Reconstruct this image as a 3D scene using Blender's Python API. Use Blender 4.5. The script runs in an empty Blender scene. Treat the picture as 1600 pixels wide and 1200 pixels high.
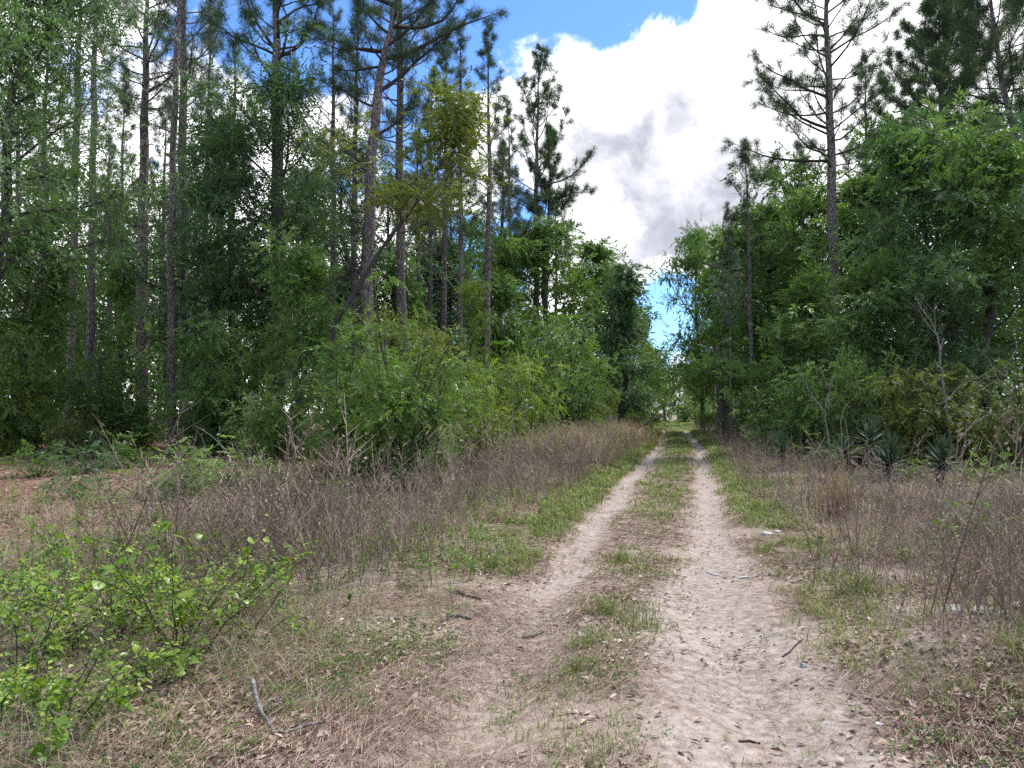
import bpy, math
import numpy as np

# ------------------------------------------------------------------ camera, sky, sun, exposure
scene = bpy.context.scene
FPX, HORIZON, CAM_H = 1209.0, 642.0, 1.6      # focal length in photo pixels, horizon row, eye height (m)

cam_data = bpy.data.cameras.new("camera")
cam_data.sensor_width = 36.0
cam_data.lens = 36.0 * FPX / 1600.0
cam_data.clip_start, cam_data.clip_end = 0.05, 2000.0
camera = bpy.data.objects.new("camera", cam_data)
scene.collection.objects.link(camera)
camera.location = (0.0, 0.0, CAM_H)
camera.rotation_euler = (math.radians(90.0) + math.atan((HORIZON - 600.0) / FPX), 0.0, 0.0)
scene.camera = camera

SUN_ELEV, SUN_AZ = math.radians(58.0), math.radians(48.0)   # azimuth measured clockwise from the view direction
SUN_STRENGTH, SUN_ANGLE = 2.4, math.radians(9.0)
SKY_STRENGTH, EXPOSURE = 0.10, 1.25

vs = scene.view_settings
vs.view_transform, vs.look = 'Standard', 'None'
vs.exposure, vs.gamma, vs.use_curve_mapping = EXPOSURE, 1.0, False
scene.cycles.use_denoising = False
scene.cycles.max_bounces, scene.cycles.diffuse_bounces = 6, 4
scene.cycles.glossy_bounces, scene.cycles.transmission_bounces = 2, 4

sun_data = bpy.data.lights.new("sun", 'SUN')
sun_data.energy, sun_data.angle, sun_data.color = SUN_STRENGTH, SUN_ANGLE, (1.0, 0.95, 0.87)
sun = bpy.data.objects.new("sun", sun_data)
scene.collection.objects.link(sun)
sun.rotation_euler = (math.pi / 2 - SUN_ELEV, 0.0, math.pi - SUN_AZ)
sun.location = (20, 20, 40)


def photo_dir(px, py):
    v = np.array([(px - 800.0) / FPX, 1.0, (HORIZON - py) / FPX])
    return v / np.linalg.norm(v)


class Nodes:
    """small helper to wire node trees"""
    def __init__(self, tree):
        self.t = tree
        tree.nodes.clear()

    def n(self, kind, **kw):
        node = self.t.nodes.new(kind)
        for k, v in kw.items():
            setattr(node, k, v)
        return node

    def put(self, sock, v):
        if isinstance(v, bpy.types.NodeSocket):
            self.t.links.new(v, sock)
        elif v is not None:
            if isinstance(v, (tuple, list)) and len(v) == 3 and sock.type == 'RGBA':
                v = (*v, 1.0)
            sock.default_value = v

    def math(self, op, a, b=None, c=None, clamp=False):
        m = self.n('ShaderNodeMath', operation=op, use_clamp=clamp)
        self.put(m.inputs[0], a)
        if b is not None: self.put(m.inputs[1], b)
        if c is not None: self.put(m.inputs[2], c)
        return m.outputs[0]

    def vmath(self, op, a, b=None):
        m = self.n('ShaderNodeVectorMath', operation=op)
        self.put(m.inputs[0], a)
        if b is not None: self.put(m.inputs[1], b)
        return m.outputs['Value'] if op in ('DOT_PRODUCT', 'LENGTH') else m.outputs['Vector']

    def noise(self, vec, scale, detail=4.0, rough=0.55, dist=0.0, color=False):
        m = self.n('ShaderNodeTexNoise')
        self.put(m.inputs['Vector'], vec)
        self.put(m.inputs['Scale'], scale)
        m.inputs['Detail'].default_value = detail
        m.inputs['Roughness'].default_value = rough
        m.inputs['Distortion'].default_value = dist
        return m.outputs['Color' if color else 'Fac']

    def step(self, v, lo, hi, a=0.0, b=1.0):
        m = self.n('ShaderNodeMapRange', interpolation_type='SMOOTHSTEP')
        self.put(m.inputs[0], v)
        for i, x in enumerate((lo, hi, a, b)): self.put(m.inputs[i + 1], x)
        return m.outputs[0]

    def mix(self, f, a, b, blend='MIX'):
        m = self.n('ShaderNodeMix', data_type='RGBA', blend_type=blend)
        self.put(m.inputs[0], f)
        self.put(m.inputs[6], a)
        self.put(m.inputs[7], b)
        return m.outputs[2]

    def ramp(self, f, stops):
        r = self.n('ShaderNodeValToRGB')
        el = r.color_ramp.elements
        while len(el) < len(stops): el.new(0.5)
        for e, (p, c) in zip(el, stops):
            e.position, e.color = p, (*c, 1.0)
        self.put(r.inputs[0], f)
        return r.outputs[0]


def build_world():
    w = bpy.data.worlds.new("World")
    scene.world = w
    w.use_nodes = True
    k = Nodes(w.node_tree)
    sky = k.n('ShaderNodeTexSky', sky_type='NISHITA', sun_disc=False)
    sky.sun_elevation, sky.sun_rotation = SUN_ELEV, SUN_AZ
    sky.altitude, sky.air_density, sky.dust_density, sky.ozone_density = 0.0, 1.0, 0.3, 3.0
    d = k.n('ShaderNodeTexCoord').outputs['Generated']
    sep = k.n('ShaderNodeSeparateXYZ'); k.put(sep.inputs[0], d)
    z = k.math('ADD', k.math('MAXIMUM', sep.outputs[2], 0.0), 0.16)
    comb = k.n('ShaderNodeCombineXYZ')
    k.put(comb.inputs[0], k.math('DIVIDE', sep.outputs[0], z))
    k.put(comb.inputs[1], k.math('DIVIDE', sep.outputs[1], z))
    comb.inputs[2].default_value = 3.7
    q = comb.outputs[0]
    fine = k.noise(q, 1.3, 8.0, 0.6, 0.2)
    puff = k.noise(d, 9.0, 5.0, 0.62, 0.3)
    cov = k.math('ADD', k.math('MULTIPLY', fine, 0.8), k.math('MULTIPLY_ADD', puff, 1.0, -0.36))

    def blob(px, py, deg, amp, acc):
        dot = k.vmath('DOT_PRODUCT', d, tuple(photo_dir(px, py)))
        s = k.step(dot, math.cos(math.radians(deg)), 1.0, 0.0, amp)
        return k.math('ADD', acc, s)
    # the cumulus bank over the track and the blue openings above and beside it
    for b in ((1130, 230, 22, .27), (1400, 60, 20, .25), (850, 140, 11, .24), (960, 110, 10, .14), (150, 330, 22, .22), (560, 420, 16, .14), (1040, 400, 12, .12),
              (880, -120, 13, -.42), (1030, -115, 10, -.38), (640, -70, 12, -.3), (400, -50, 10, -.26), (835, 285, 4.5, -.42), (1030, 490, 5.5, -.5), (740, 450, 6, -.3)):
        cov = blob(*b, cov)
    alpha = k.step(cov, 0.49, 0.65)
    # grey undersides of the thick cloud
    shade = k.math('ADD', k.math('MULTIPLY', k.noise(q, 1.6, 6.0, 0.6, 0.3), 0.7), k.math('MULTIPLY_ADD', puff, 0.8, -0.22))
    for b in ((1045, 265, 11, .26), (1150, 310, 12, .24), (970, 195, 7, .14), (1150, 120, 11, -.2), (930, 330, 5, -.16), (1080, 450, 8, .2), (960, 400, 5, -.12)):
        shade = blob(*b, shade)
    thick = k.step(cov, 0.60, 0.78)
    billow = k.noise(d, 16.0, 6.0, 0.6, 0.4)
    grey = k.math('MULTIPLY', k.math('MULTIPLY', k.step(k.math('MULTIPLY_ADD', billow, 0.35, shade), 0.58, 1.2), thick), k.step(billow, 0.2, 0.75, 0.7, 1.1), clamp=True)
    white = k.mix(grey, (0.74, 0.74, 0.75), (0.22, 0.225, 0.265))
    blue = k.mix(1.0, sky.outputs[0], (0.56, 0.78, 1.1), 'MULTIPLY')
    bg_sky, bg_cloud = k.n('ShaderNodeBackground'), k.n('ShaderNodeBackground')
    k.put(bg_sky.inputs[0], blue); bg_sky.inputs[1].default_value = SKY_STRENGTH
    k.put(bg_cloud.inputs[0], white); bg_cloud.inputs[1].default_value = 1.15
    mx = k.n('ShaderNodeMixShader')
    k.put(mx.inputs[0], alpha)
    k.put(mx.inputs[1], bg_sky.outputs[0]); k.put(mx.inputs[2], bg_cloud.outputs[0])
    out = k.n('ShaderNodeOutputWorld')
    k.put(out.inputs[0], mx.outputs[0])


build_world()

# ------------------------------------------------------------------ helpers: noise, meshes, tagging
def vnoise(x, y, s, seed=0):
    x, y = np.asarray(x, float) / s, np.asarray(y, float) / s
    xi, yi = np.floor(x), np.floor(y)
    fx, fy = x - xi, y - yi
    fx, fy = fx * fx * (3 - 2 * fx), fy * fy * (3 - 2 * fy)

    def h(a, b):
        v = np.sin(a * 127.1 + b * 311.7 + seed * 74.7) * 43758.5453
        return v - np.floor(v)
    return (h(xi, yi) * (1 - fx) + h(xi + 1, yi) * fx) * (1 - fy) + (h(xi, yi + 1) * (1 - fx) + h(xi + 1, yi + 1) * fx) * fy


def fbm(x, y, s, seed=0, o=4):
    return sum(vnoise(x, y, s / 2 ** i, seed + i * 3) * 0.5 ** i for i in range(o)) / sum(0.5 ** i for i in range(o))


def sstep(a, b, x):
    t = np.clip((x - a) / (b - a), 0, 1)
    return t * t * (3 - 2 * t)


def unit(v):
    return v / np.maximum(np.linalg.norm(v, axis=-1, keepdims=True), 1e-9)


class MB:
    """mesh buffer: collects vertices, faces and one random value per vertex, builds ONE mesh"""
    def __init__(self):
        self.v, self.r, self.f, self.n = [], [], [], 0

    def add(self, v, faces, r):
        v = np.asarray(v, np.float32).reshape(-1, 3)
        self.v.append(v)
        self.r.append(np.broadcast_to(np.asarray(r, np.float32), (len(v),)))
        for f in (faces if isinstance(faces, list) else [faces]):
            self.f.append(np.asarray(f, np.int64) + self.n)
        self.n += len(v)

    def merge(self, other):
        v, r = np.concatenate(other.v), np.concatenate(other.r)
        self.add(v, other.f, r)

    def mesh(self, name, mat, smooth=False, extra=None):
        v, r = np.concatenate(self.v), np.concatenate(self.r)
        me = bpy.data.meshes.new(name)
        me.vertices.add(len(v)); me.vertices.foreach_set("co", v.ravel())
        counts = np.concatenate([np.full(len(f), f.shape[1], np.int32) for f in self.f])
        loops = np.concatenate([f.ravel() for f in self.f]).astype(np.int32)
        me.loops.add(len(loops)); me.loops.foreach_set("vertex_index", loops)
        me.polygons.add(len(counts))
        me.polygons.foreach_set("loop_start", np.concatenate([[0], np.cumsum(counts)[:-1]]).astype(np.int32))
        me.polygons.foreach_set("loop_total", counts)
        me.polygons.foreach_set("use_smooth", np.full(len(counts), smooth))
        me.update(calc_edges=True)
        a = me.attributes.new("rnd", 'FLOAT', 'POINT'); a.data.foreach_set("value", r)
        for key, val in (extra or {}).items():
            a = me.attributes.new(key, 'FLOAT', 'POINT'); a.data.foreach_set("value", np.asarray(val, np.float32))
        me.materials.append(mat)
        return me


def tube(b, pts, rad, sides=6, r=0.5, wob=0.0, rng=None, cap=True):
    pts = np.asarray(pts, float); rad = np.broadcast_to(np.asarray(rad, float), (len(pts),))
    t = unit(np.gradient(pts, axis=0))
    ref = np.where(np.abs(t[:, 2:3]) > 0.9, np.array([[1.0, 0, 0]]), np.array([[0, 0, 1.0]]))
    ref = np.broadcast_to(ref[len(ref) // 2], t.shape)
    s = unit(np.cross(t, ref)); u = np.cross(s, t)
    a = np.linspace(0, 2 * np.pi, sides, endpoint=False)
    rr = rad[:, None] * (1 + (rng.normal(0, wob, (len(pts), sides)) if wob else 0))
    v = pts[:, None] + rr[..., None] * (np.cos(a)[None, :, None] * s[:, None] + np.sin(a)[None, :, None] * u[:, None])
    i = np.arange(len(pts) - 1)[:, None] * sides; j = np.arange(sides)[None]; k = (j + 1) % sides
    q = np.stack([i + j, i + k, i + sides + k, i + sides + j], -1).reshape(-1, 4)
    b.add(v.reshape(-1, 3), q, r)
    if cap:
        n = len(pts)
        c = np.stack([np.zeros(sides, int), np.roll(np.arange(1, sides + 1), -1), np.arange(1, sides + 1)], -1)
        b.add(np.concatenate([pts[-1:] + t[-1:] * rad[-1] * .3, v[-1]]), c[:, [0, 2, 1]], r)


def segs(b, p0, p1, r0, r1, sides=3, r=0.5):
    """many straight tapered twigs at once"""
    p0, p1 = np.asarray(p0, float), np.asarray(p1, float); n = len(p0)
    if n == 0: return
    t = unit(p1 - p0)
    ref = np.where(np.abs(t[:, 2:3]) > 0.8, np.array([[1.0, 0, 0]]), np.array([[0, 0, 1.0]]))
    s = unit(np.cross(t, ref)); u = np.cross(s, t)
    a = np.linspace(0, 2 * np.pi, sides, endpoint=False)
    ring = np.cos(a)[None, :, None] * s[:, None] + np.sin(a)[None, :, None] * u[:, None]
    r0, r1 = np.broadcast_to(r0, (n,)), np.broadcast_to(r1, (n,))
    v = np.concatenate([p0[:, None] + ring * r0[:, None, None], p1[:, None] + ring * r1[:, None, None]], 1)
    base = np.arange(n)[:, None, None] * sides * 2
    j = np.arange(sides); k = (j + 1) % sides
    q = base + np.stack([j, k, k + sides, j + sides], -1)[None]
    b.add(v.reshape(-1, 3), q.reshape(-1, 4), np.repeat(np.broadcast_to(r, (n,)), sides * 2))


def leaves(b, p, d, nrm, L, W, r, fold=0.12):
    """rhombic leaf blades"""
    n = len(p); d = unit(d); s = unit(np.cross(d, nrm)); nn = np.cross(s, d)
    L = np.broadcast_to(L, (n,))[:, None]; W = np.broadcast_to(W, (n,))[:, None]
    v = np.stack([p, p + d * L * .42 + s * W * .5 + nn * W * fold, p + d * L - nn * L * .08, p + d * L * .42 - s * W * .5 + nn * W * fold], 1)
    q = np.arange(n)[:, None] * 4 + np.arange(4)[None]
    b.add(v.reshape(-1, 3), q, np.repeat(np.broadcast_to(r, (n,)), 4))


def blades(b, p, d, L, W, bend, r):
    """grass blades: a quad and a tip that droops"""
    n = len(p); d = unit(d); rngs = np.array([[0.0, 0, 1.0]])
    s = unit(np.cross(d, rngs) + 1e-4)
    hor = unit(d * np.array([[1, 1, 0.0]]) + 1e-5)
    L = np.broadcast_to(L, (n,))[:, None]; W = np.broadcast_to(W, (n,))[:, None]; bend = np.broadcast_to(bend, (n,))[:, None]
    m = p + d * L * .55 + hor * L * bend * .15
    e = p + d * L + hor * L * bend * .6 - rngs * L * bend * .35
    v = np.stack([p - s * W * .5, p + s * W * .5, m + s * W * .4, m - s * W * .4, e], 1)
    base = np.arange(n)[:, None] * 5
    b.add(v.reshape(-1, 3), [base + np.array([[0, 1, 2, 3]]), base + np.array([[3, 2, 4]])], np.repeat(np.broadcast_to(r, (n,)), 5))


def spikes(b, p, d, L, W, r):
    """one thin triangle each: pine needles, straw"""
    n = len(p); d = unit(d)
    s = unit(np.cross(d, unit(np.array([[0.31, 0.52, 0.79]]) + 0 * d)))
    L = np.broadcast_to(L, (n,))[:, None]; W = np.broadcast_to(W, (n,))[:, None]
    v = np.stack([p - s * W * .5, p + s * W * .5, p + d * L], 1)
    b.add(v.reshape(-1, 3), np.arange(n * 3).reshape(n, 3), np.repeat(np.broadcast_to(r, (n,)), 3))


LINK = scene.collection.objects.link


def tag(o, label=None, cat=None, group=None, kind=None):
    for k, v in (("label", label), ("category", cat), ("group", group), ("kind", kind)):
        if v: o[k] = v
    return o


def mesh_obj(name, me, parent=None, mat=None):
    o = bpy.data.objects.new(name, me); LINK(o)
    if parent is not None: o.parent = parent
    if mat is not None:
        o.material_slots[0].link = 'OBJECT'; o.material_slots[0].material = mat
    return o


def thing(name, parts, loc, rotz, scale, label, cat, group=None, mats=None):
    """an Empty at the thing's base that parents its parts; parts = [(name, mesh), ...]"""
    root = bpy.data.objects.new(name, None); LINK(root)
    root.empty_display_size = 0.2
    root.location = loc; root.rotation_euler = (0, 0, rotz)
    root.scale = (scale,) * 3 if np.isscalar(scale) else scale
    tag(root, label, cat, group)
    for pn, me in parts:
        mesh_obj(pn, me, root, (mats or {}).get(pn))
    return root


# ------------------------------------------------------------------ materials (all procedural)
def principled(name):
    m = bpy.data.materials.new(name); m.use_nodes = True
    k = Nodes(m.node_tree)
    p = k.n('ShaderNodeBsdfPrincipled'); out = k.n('ShaderNodeOutputMaterial')
    k.put(out.inputs[0], p.outputs[0])
    return m, k, p, out


def attr(k, name):
    return k.n('ShaderNodeAttribute', attribute_name=name).outputs['Fac']


def leaf_mat(name, c0, c1, c2, trans=0.3, rough=0.5, spec=0.35, var=0.35):
    m, k, p, out = principled(name)
    info = k.n('ShaderNodeObjectInfo').outputs['Random']
    pos = k.n('ShaderNodeNewGeometry').outputs['Position']
    big = k.noise(pos, 0.55, 2.0)
    f = k.math('ADD', attr(k, "rnd"), k.math('MULTIPLY', k.math('SUBTRACT', big, 0.5), 0.7), clamp=True)
    col = k.ramp(f, [(0.0, c0), (0.5, c1), (1.0, c2)])
    v = k.math('MULTIPLY_ADD', info, var, 1.0 - var / 2)
    hsv = k.n('ShaderNodeHueSaturation')
    hsv.inputs['Hue'].default_value = 0.5
    k.put(hsv.inputs['Value'], v); k.put(hsv.inputs['Color'], col)
    k.put(p.inputs['Base Color'], hsv.outputs[0])
    p.inputs['Roughness'].default_value = rough
    p.inputs['Specular IOR Level'].default_value = spec
    if trans > 0:
        t = k.n('ShaderNodeBsdfTranslucent')
        k.put(t.inputs[0], k.mix(1.0, hsv.outputs[0], (1.15, 1.3, 0.6), 'MULTIPLY'))
        mx = k.n('ShaderNodeMixShader'); mx.inputs[0].default_value = trans
        k.put(mx.inputs[1], p.outputs[0]); k.put(mx.inputs[2], t.outputs[0]); k.put(out.inputs[0], mx.outputs[0])
    return m


def plain_mat(name, c0, c1, rough=0.85, scale=9.0, spec=0.2):
    m, k, p, out = principled(name)
    pos = k.n('ShaderNodeNewGeometry').outputs['Position']
    f = k.math('ADD', k.math('MULTIPLY', attr(k, "rnd"), 0.6), k.math('MULTIPLY', k.noise(pos, scale, 4.0), 0.4))
    k.put(p.inputs['Base Color'], k.ramp(f, [(0.2, c0), (0.8, c1)]))
    p.inputs['Roughness'].default_value = rough
    p.inputs['Specular IOR Level'].default_value = spec
    return m


def bark_mat(name, dark, mid, light, sx=7.0, sz=2.2, bump=0.6, lichen=None):
    m, k, p, out = principled(name)
    co = k.n('ShaderNodeTexCoord').outputs['Object']
    mp = k.n('ShaderNodeMapping'); mp.inputs['Scale'].default_value = (sx, sx, sz)
    k.put(mp.inputs[0], co)
    warp = k.vmath('ADD', mp.outputs[0], k.vmath('MULTIPLY', k.noise(mp.outputs[0], 1.6, 3.0, color=True), (0.7, 0.7, 0.7)))
    vo = k.n('ShaderNodeTexVoronoi', feature='DISTANCE_TO_EDGE'); k.put(vo.inputs['Vector'], warp); vo.inputs['Scale'].default_value = 1.6
    edge = k.step(vo.outputs['Distance'], 0.0, 0.22)
    n = k.noise(mp.outputs[0], 3.0, 6.0, 0.65)
    col = k.mix(edge, dark, k.ramp(n, [(0.3, mid), (0.72, light)]))
    if lichen:
        col = k.mix(k.math('MULTIPLY', k.step(k.noise(co, 1.3, 4.0), 0.55, 0.68), 0.6), col, lichen)
    k.put(p.inputs['Base Color'], col)
    p.inputs['Roughness'].default_value = 0.9; p.inputs['Specular IOR Level'].default_value = 0.15
    b = k.n('ShaderNodeBump'); b.inputs['Strength'].default_value = bump; b.inputs['Distance'].default_value = 0.03
    k.put(b.inputs['Height'], k.math('ADD', k.math('MULTIPLY', edge, 0.7), k.math('MULTIPLY', n, 0.5)))
    k.put(p.inputs['Normal'], b.outputs[0])
    return m


M = dict(
    scrapgrey=plain_mat("grey_white_stick", (.3, .29, .27), (.6, .59, .57)),
    dark=leaf_mat("leaf_dark_green", (.042, .083, .031), (.081, .150, .052), (.143, .234, .088), .34, .45, .45),
    blue=leaf_mat("leaf_blue_green", (.045, .088, .040), (.083, .150, .068), (.144, .225, .112), .32, .45, .45),
    mid=leaf_mat("leaf_mid_green", (.056, .107, .027), (.110, .194, .050), (.188, .281, .081), .38),
    light=leaf_mat("leaf_light_green", (.078, .138, .029), (.144, .234, .054), (.234, .330, .090), .4),
    yellow=leaf_mat("leaf_yellow_green", (.094, .143, .024), (.165, .231, .044), (.264, .330, .077), .4),
    olive=leaf_mat("leaf_olive", (.083, .105, .024), (.143, .171, .040), (.220, .242, .066), .38),
    rust=leaf_mat("leaf_brownish_green", (.060, .078, .022), (.102, .138, .032), (.180, .192, .054), .34),
    needle=leaf_mat("pine_needle", (.032, .057, .032), (.060, .098, .053), (.103, .149, .081), .25, .5, .35),
    vine=leaf_mat("greenbrier_leaf", (.065, .13, .018), (.15, .255, .032), (.32, .37, .06), .38, .4, .45, .8),
    grass=leaf_mat("green_grass", (.085, .12, .028), (.16, .2, .05), (.27, .3, .09), .3),
    herb=leaf_mat("herb_leaf", (.055, .11, .025), (.1, .18, .04), (.19, .26, .06), .3),
    drygrass=leaf_mat("dry_grass", (.2, .15, .11), (.33, .255, .19), (.48, .4, .31), .25, .7, .2),
    redgrass=leaf_mat("rusty_grass", (.13, .08, .055), (.22, .135, .09), (.33, .22, .15), .25, .7, .2),
    weed=plain_mat("dry_weed_stem", (.095, .07, .052), (.36, .275, .21)),
    yucca=leaf_mat("yucca_blade", (.03, .065, .038), (.055, .1, .058), (.1, .15, .09), .12, .6, .3),
    pine_bark=bark_mat("pine_bark", (.06, .048, .045), (.17, .14, .13), (.32, .27, .25), 9, 3),
    oak_bark=bark_mat("oak_bark", (.03, .025, .022), (.07, .06, .055), (.15, .135, .125), 18, 6, .4),
    limb=plain_mat("dark_limb_bark", (.028, .023, .022), (.075, .062, .057)),
    pale=bark_mat("weathered_pale_wood", (.1, .085, .08), (.2, .175, .16), (.34, .31, .285), 16, 6, .4, (.3, .32, .27)),
    twig=plain_mat("grey_brown_twig", (.16, .135, .115), (.46, .4, .36)),
    darkstem=plain_mat("dark_vine_stem", (.025, .03, .015), (.075, .075, .04)),
    straw=plain_mat("pine_straw", (.17, .1, .07), (.5, .38, .29)),
    litter=plain_mat("dead_leaf", (.15, .085, .06), (.55, .43, .35)),
    rock=plain_mat("pale_rock", (.16, .17, .13), (.46, .46, .41), scale=22),
    white=plain_mat("white_scrap", (.6, .6, .6), (.8, .8, .8), .5),
    moss=leaf_mat("hanging_moss", (.1, .1, .085), (.17, .17, .14), (.26, .26, .22), .15, .8, .1),
)

# ------------------------------------------------------------------ ground and dirt track
RY = [-60, 0, 3.5, 5.4, 7.5, 12.2, 17.9, 33, 51, 75, 100, 130, 400]
RR = [-12, .25, 1.16, 1.47, 1.95, 3.12, 4.45, 8.0, 11.6, 16.5, 21.4, 26.5, 72]
RL = [-13.6, -1.2, -.35, .08, .45, 1.5, 2.75, 6.25, 9.95, 14.9, 19.8, 24.9, 70.4]


def ruts(y):
    return np.interp(y, RY, RL), np.interp(y, RY, RR)


def xc(y):
    l, r = ruts(y)
    return (l + r) / 2


def height(x, y):
    x, y = np.asarray(x, float), np.asarray(y, float)
    l, r = ruts(y); c = (l + r) / 2
    wob = (fbm(x, y, 1.6, 5) - .5) * .3
    dl, dr = np.abs(x - l + wob), np.abs(x - r + wob)
    h = -.075 * np.exp(-(dl / .27) ** 2) - .085 * np.exp(-(dr / .32) ** 2)
    u = x - c
    h = h + .10 * sstep(1.2, 3.2, np.abs(u)) + .16 * sstep(3, 12, np.abs(u))
    h = h + (fbm(x, y, 3.5, 1) - .5) * .16 * sstep(.8, 2.4, np.abs(u)) + (fbm(x, y, .7, 2) - .5) * .045 + (fbm(x, y, .16, 3, 2) - .5) * .006
    h = h + .14 * np.exp(-((x - 2.75) / .6) ** 2 - ((y - 4.9) / .8) ** 2) + (fbm(x, y, 40, 9) - .5) * .5 * sstep(14, 50, np.hypot(x, y)) * sstep(2, 9, np.abs(u))
    return h


def at(px, Y, sink=0.0):
    """ground point seen in photo column px at distance Y"""
    x = (px - 800.0) / FPX * Y
    return np.array([x, Y, float(height(x, Y)) - sink])


def ground_mat():
    m, k, p, out = principled("ground_soil")
    pos = k.n('ShaderNodeNewGeometry').outputs['Position']
    sand_a, red_a, green_a = attr(k, "sand"), attr(k, "red"), attr(k, "green")
    n1, n2, n3 = k.noise(pos, 2.2, 6.0, .62), k.noise(pos, 14.0, 6.0, .7), k.noise(pos, 70.0, 5.0, .75)
    mixn = k.math('ADD', k.math('MULTIPLY', n2, .55), k.math('MULTIPLY', n3, .45))
    litter = k.ramp(mixn, [(0.32, (.1, .072, .056)), (0.5, (.255, .195, .158)), (0.66, (.45, .37, .305))])
    red = k.ramp(mixn, [(0.32, (.08, .043, .032)), (0.5, (.19, .112, .082)), (0.68, (.34, .225, .17))])
    sand = k.ramp(mixn, [(0.3, (.15, .12, .1)), (0.5, (.315, .268, .232)), (0.7, (.5, .44, .39))])
    green = k.ramp(mixn, [(0.3, (.05, .06, .02)), (0.7, (.17, .19, .07))])
    col = k.mix(k.step(k.math('ADD', red_a, k.math('MULTIPLY', k.math('SUBTRACT', n1, .5), .8)), .35, .7), litter, red)
    col = k.mix(k.math('MULTIPLY', k.step(k.math('ADD', green_a, k.math('MULTIPLY', k.math('SUBTRACT', n2, .5), 1.2)), .4, .8), .6), col, green)
    sf = k.math('ADD', sand_a, k.math('ADD', k.math('MULTIPLY', k.math('SUBTRACT', n1, .5), 2.2), k.math('MULTIPLY', k.math('SUBTRACT', n2, .5), 2.0)))
    col = k.mix(k.step(sf, .2, 1.3), col, sand)
    speck = k.step(k.noise(pos, 130.0, 2.0, .5), .66, .72)
    col = k.mix(k.math('MULTIPLY', speck, .5), col, (.1, .065, .05))
    k.put(p.inputs['Base Color'], col)
    p.inputs['Roughness'].default_value = .95; p.inputs['Specular IOR Level'].default_value = .1
    b = k.n('ShaderNodeBump'); b.inputs['Strength'].default_value = .8; b.inputs['Distance'].default_value = .014
    k.put(b.inputs['Height'], mixn); k.put(p.inputs['Normal'], b.outputs[0])
    return m


def grass_density(u, y):
    """0..1: how green the verge is at lateral offset u from the track's middle"""
    near = sstep(4.5, 9, y)
    g = .95 * np.exp(-(u / .45) ** 2)
    g = np.maximum(g, (.25 + .75 * near) * sstep(-2.5, -1.9, u) * (1 - sstep(-1.25, -1.0, u)))
    g = np.maximum(g, (.35 + .5 * near) * sstep(1.12, 1.35, u) * (1 - sstep(1.75, 2.5, u)))
    g = np.maximum(g, .16)
    g = np.maximum(g, .85 * sstep(55, 75, y) * (1 - sstep(1.6, 2.6, np.abs(u))))
    g = g * np.where(np.abs(u) < .95, .8, 1.0) * (1 - .2 * (1 - sstep(4, 7, y)) * (np.abs(u) < 1.0))
    return g


def sand_mask(x, y):
    l, r = ruts(y)
    wob = (fbm(x, y, 1.6, 5) - .5) * .3
    dl, dr = np.abs(x - l + wob), np.abs(x - r + wob)
    wr = .25 + .3 * (1 - sstep(5, 10, y))
    a = (1 - sstep(.08, .40, dl)) * (.35 + .65 * sstep(5.8, 8.0, y)) * (1 - .6 * sstep(36, 60, y))
    c = (1 - sstep(wr * .5, wr * 1.75, dr)) * (1 - .5 * sstep(45, 80, y))
    s = np.maximum(a, c)
    return np.maximum(s, .12 * (np.abs(x - (l + r) / 2) < 1.4) * fbm(x, y, 1.1, 8) * (1 - sstep(9, 14, y))) * (.65 + .5 * fbm(x, y, 1.3, 7))


def grow(start, stop, step, ratio):
    o = [start]
    while o[-1] < stop:
        o.append(o[-1] + step); step *= ratio
    return o


def build_ground():
    half = list(np.arange(0, 1.501, .0625))
    half += grow(half[-1], 9, .07, 1.012)[1:]
    half += grow(half[-1], 420, .14, 1.13)[1:]
    half = np.array(half)
    us = np.concatenate([-half[:0:-1], half])
    ys = np.array(list(np.arange(-60, 0, 6.0)) + list(np.arange(0, 2.4, .4)) + grow(2.4, 15, .06, 1.006) + grow(15.2, 460, .16, 1.035))
    U, Y = np.meshgrid(us, ys); X = xc(Y) + U
    Z = height(X, Y)
    nu = len(us); idx = np.arange(len(ys) * nu).reshape(len(ys), nu)
    quads = np.stack([idx[:-1, :-1], idx[:-1, 1:], idx[1:, 1:], idx[1:, :-1]], -1)
    mid = (np.abs((us[:-1] + us[1:]) / 2) < 1.5)[None, :] & (ys[:-1] < 112)[:, None]
    V = np.stack([X, Y, Z], -1).reshape(-1, 3)
    red = np.clip(sstep(-4.2, -7.0, U) * (1 - .5 * sstep(-1, 0, X)) * sstep(7, 11, Y) + .75 * sstep(4.5, 8, U) * sstep(9, 14, Y), 0, 1).ravel()
    ex = dict(sand=sand_mask(X, Y).ravel(), red=red, green=(grass_density(U, Y) * (np.abs(U) < 3)).ravel() * .75)
    mat = ground_mat()
    for name, sel, lab, cat in (("ground", ~mid, "brown leaf-strewn forest floor and verges beside the track", None), ("dirt_track", mid, "two-rut sandy dirt track running away between the woods", None)):
        f = quads[sel]; used = np.unique(f); remap = np.full(len(V), -1); remap[used] = np.arange(len(used))
        b = MB(); b.add(V[used], remap[f].reshape(-1, 4), 0.5)
        o = mesh_obj(name, b.mesh(name, mat, True, {k: v[used] for k, v in ex.items()}))
        tag(o, lab, kind="structure")


build_ground()

# ------------------------------------------------------------------ tree builders
def rand_dirs(rng, n, up=0.0):
    v = rng.normal(size=(n, 3)); v[:, 2] += up
    return unit(v)


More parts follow.
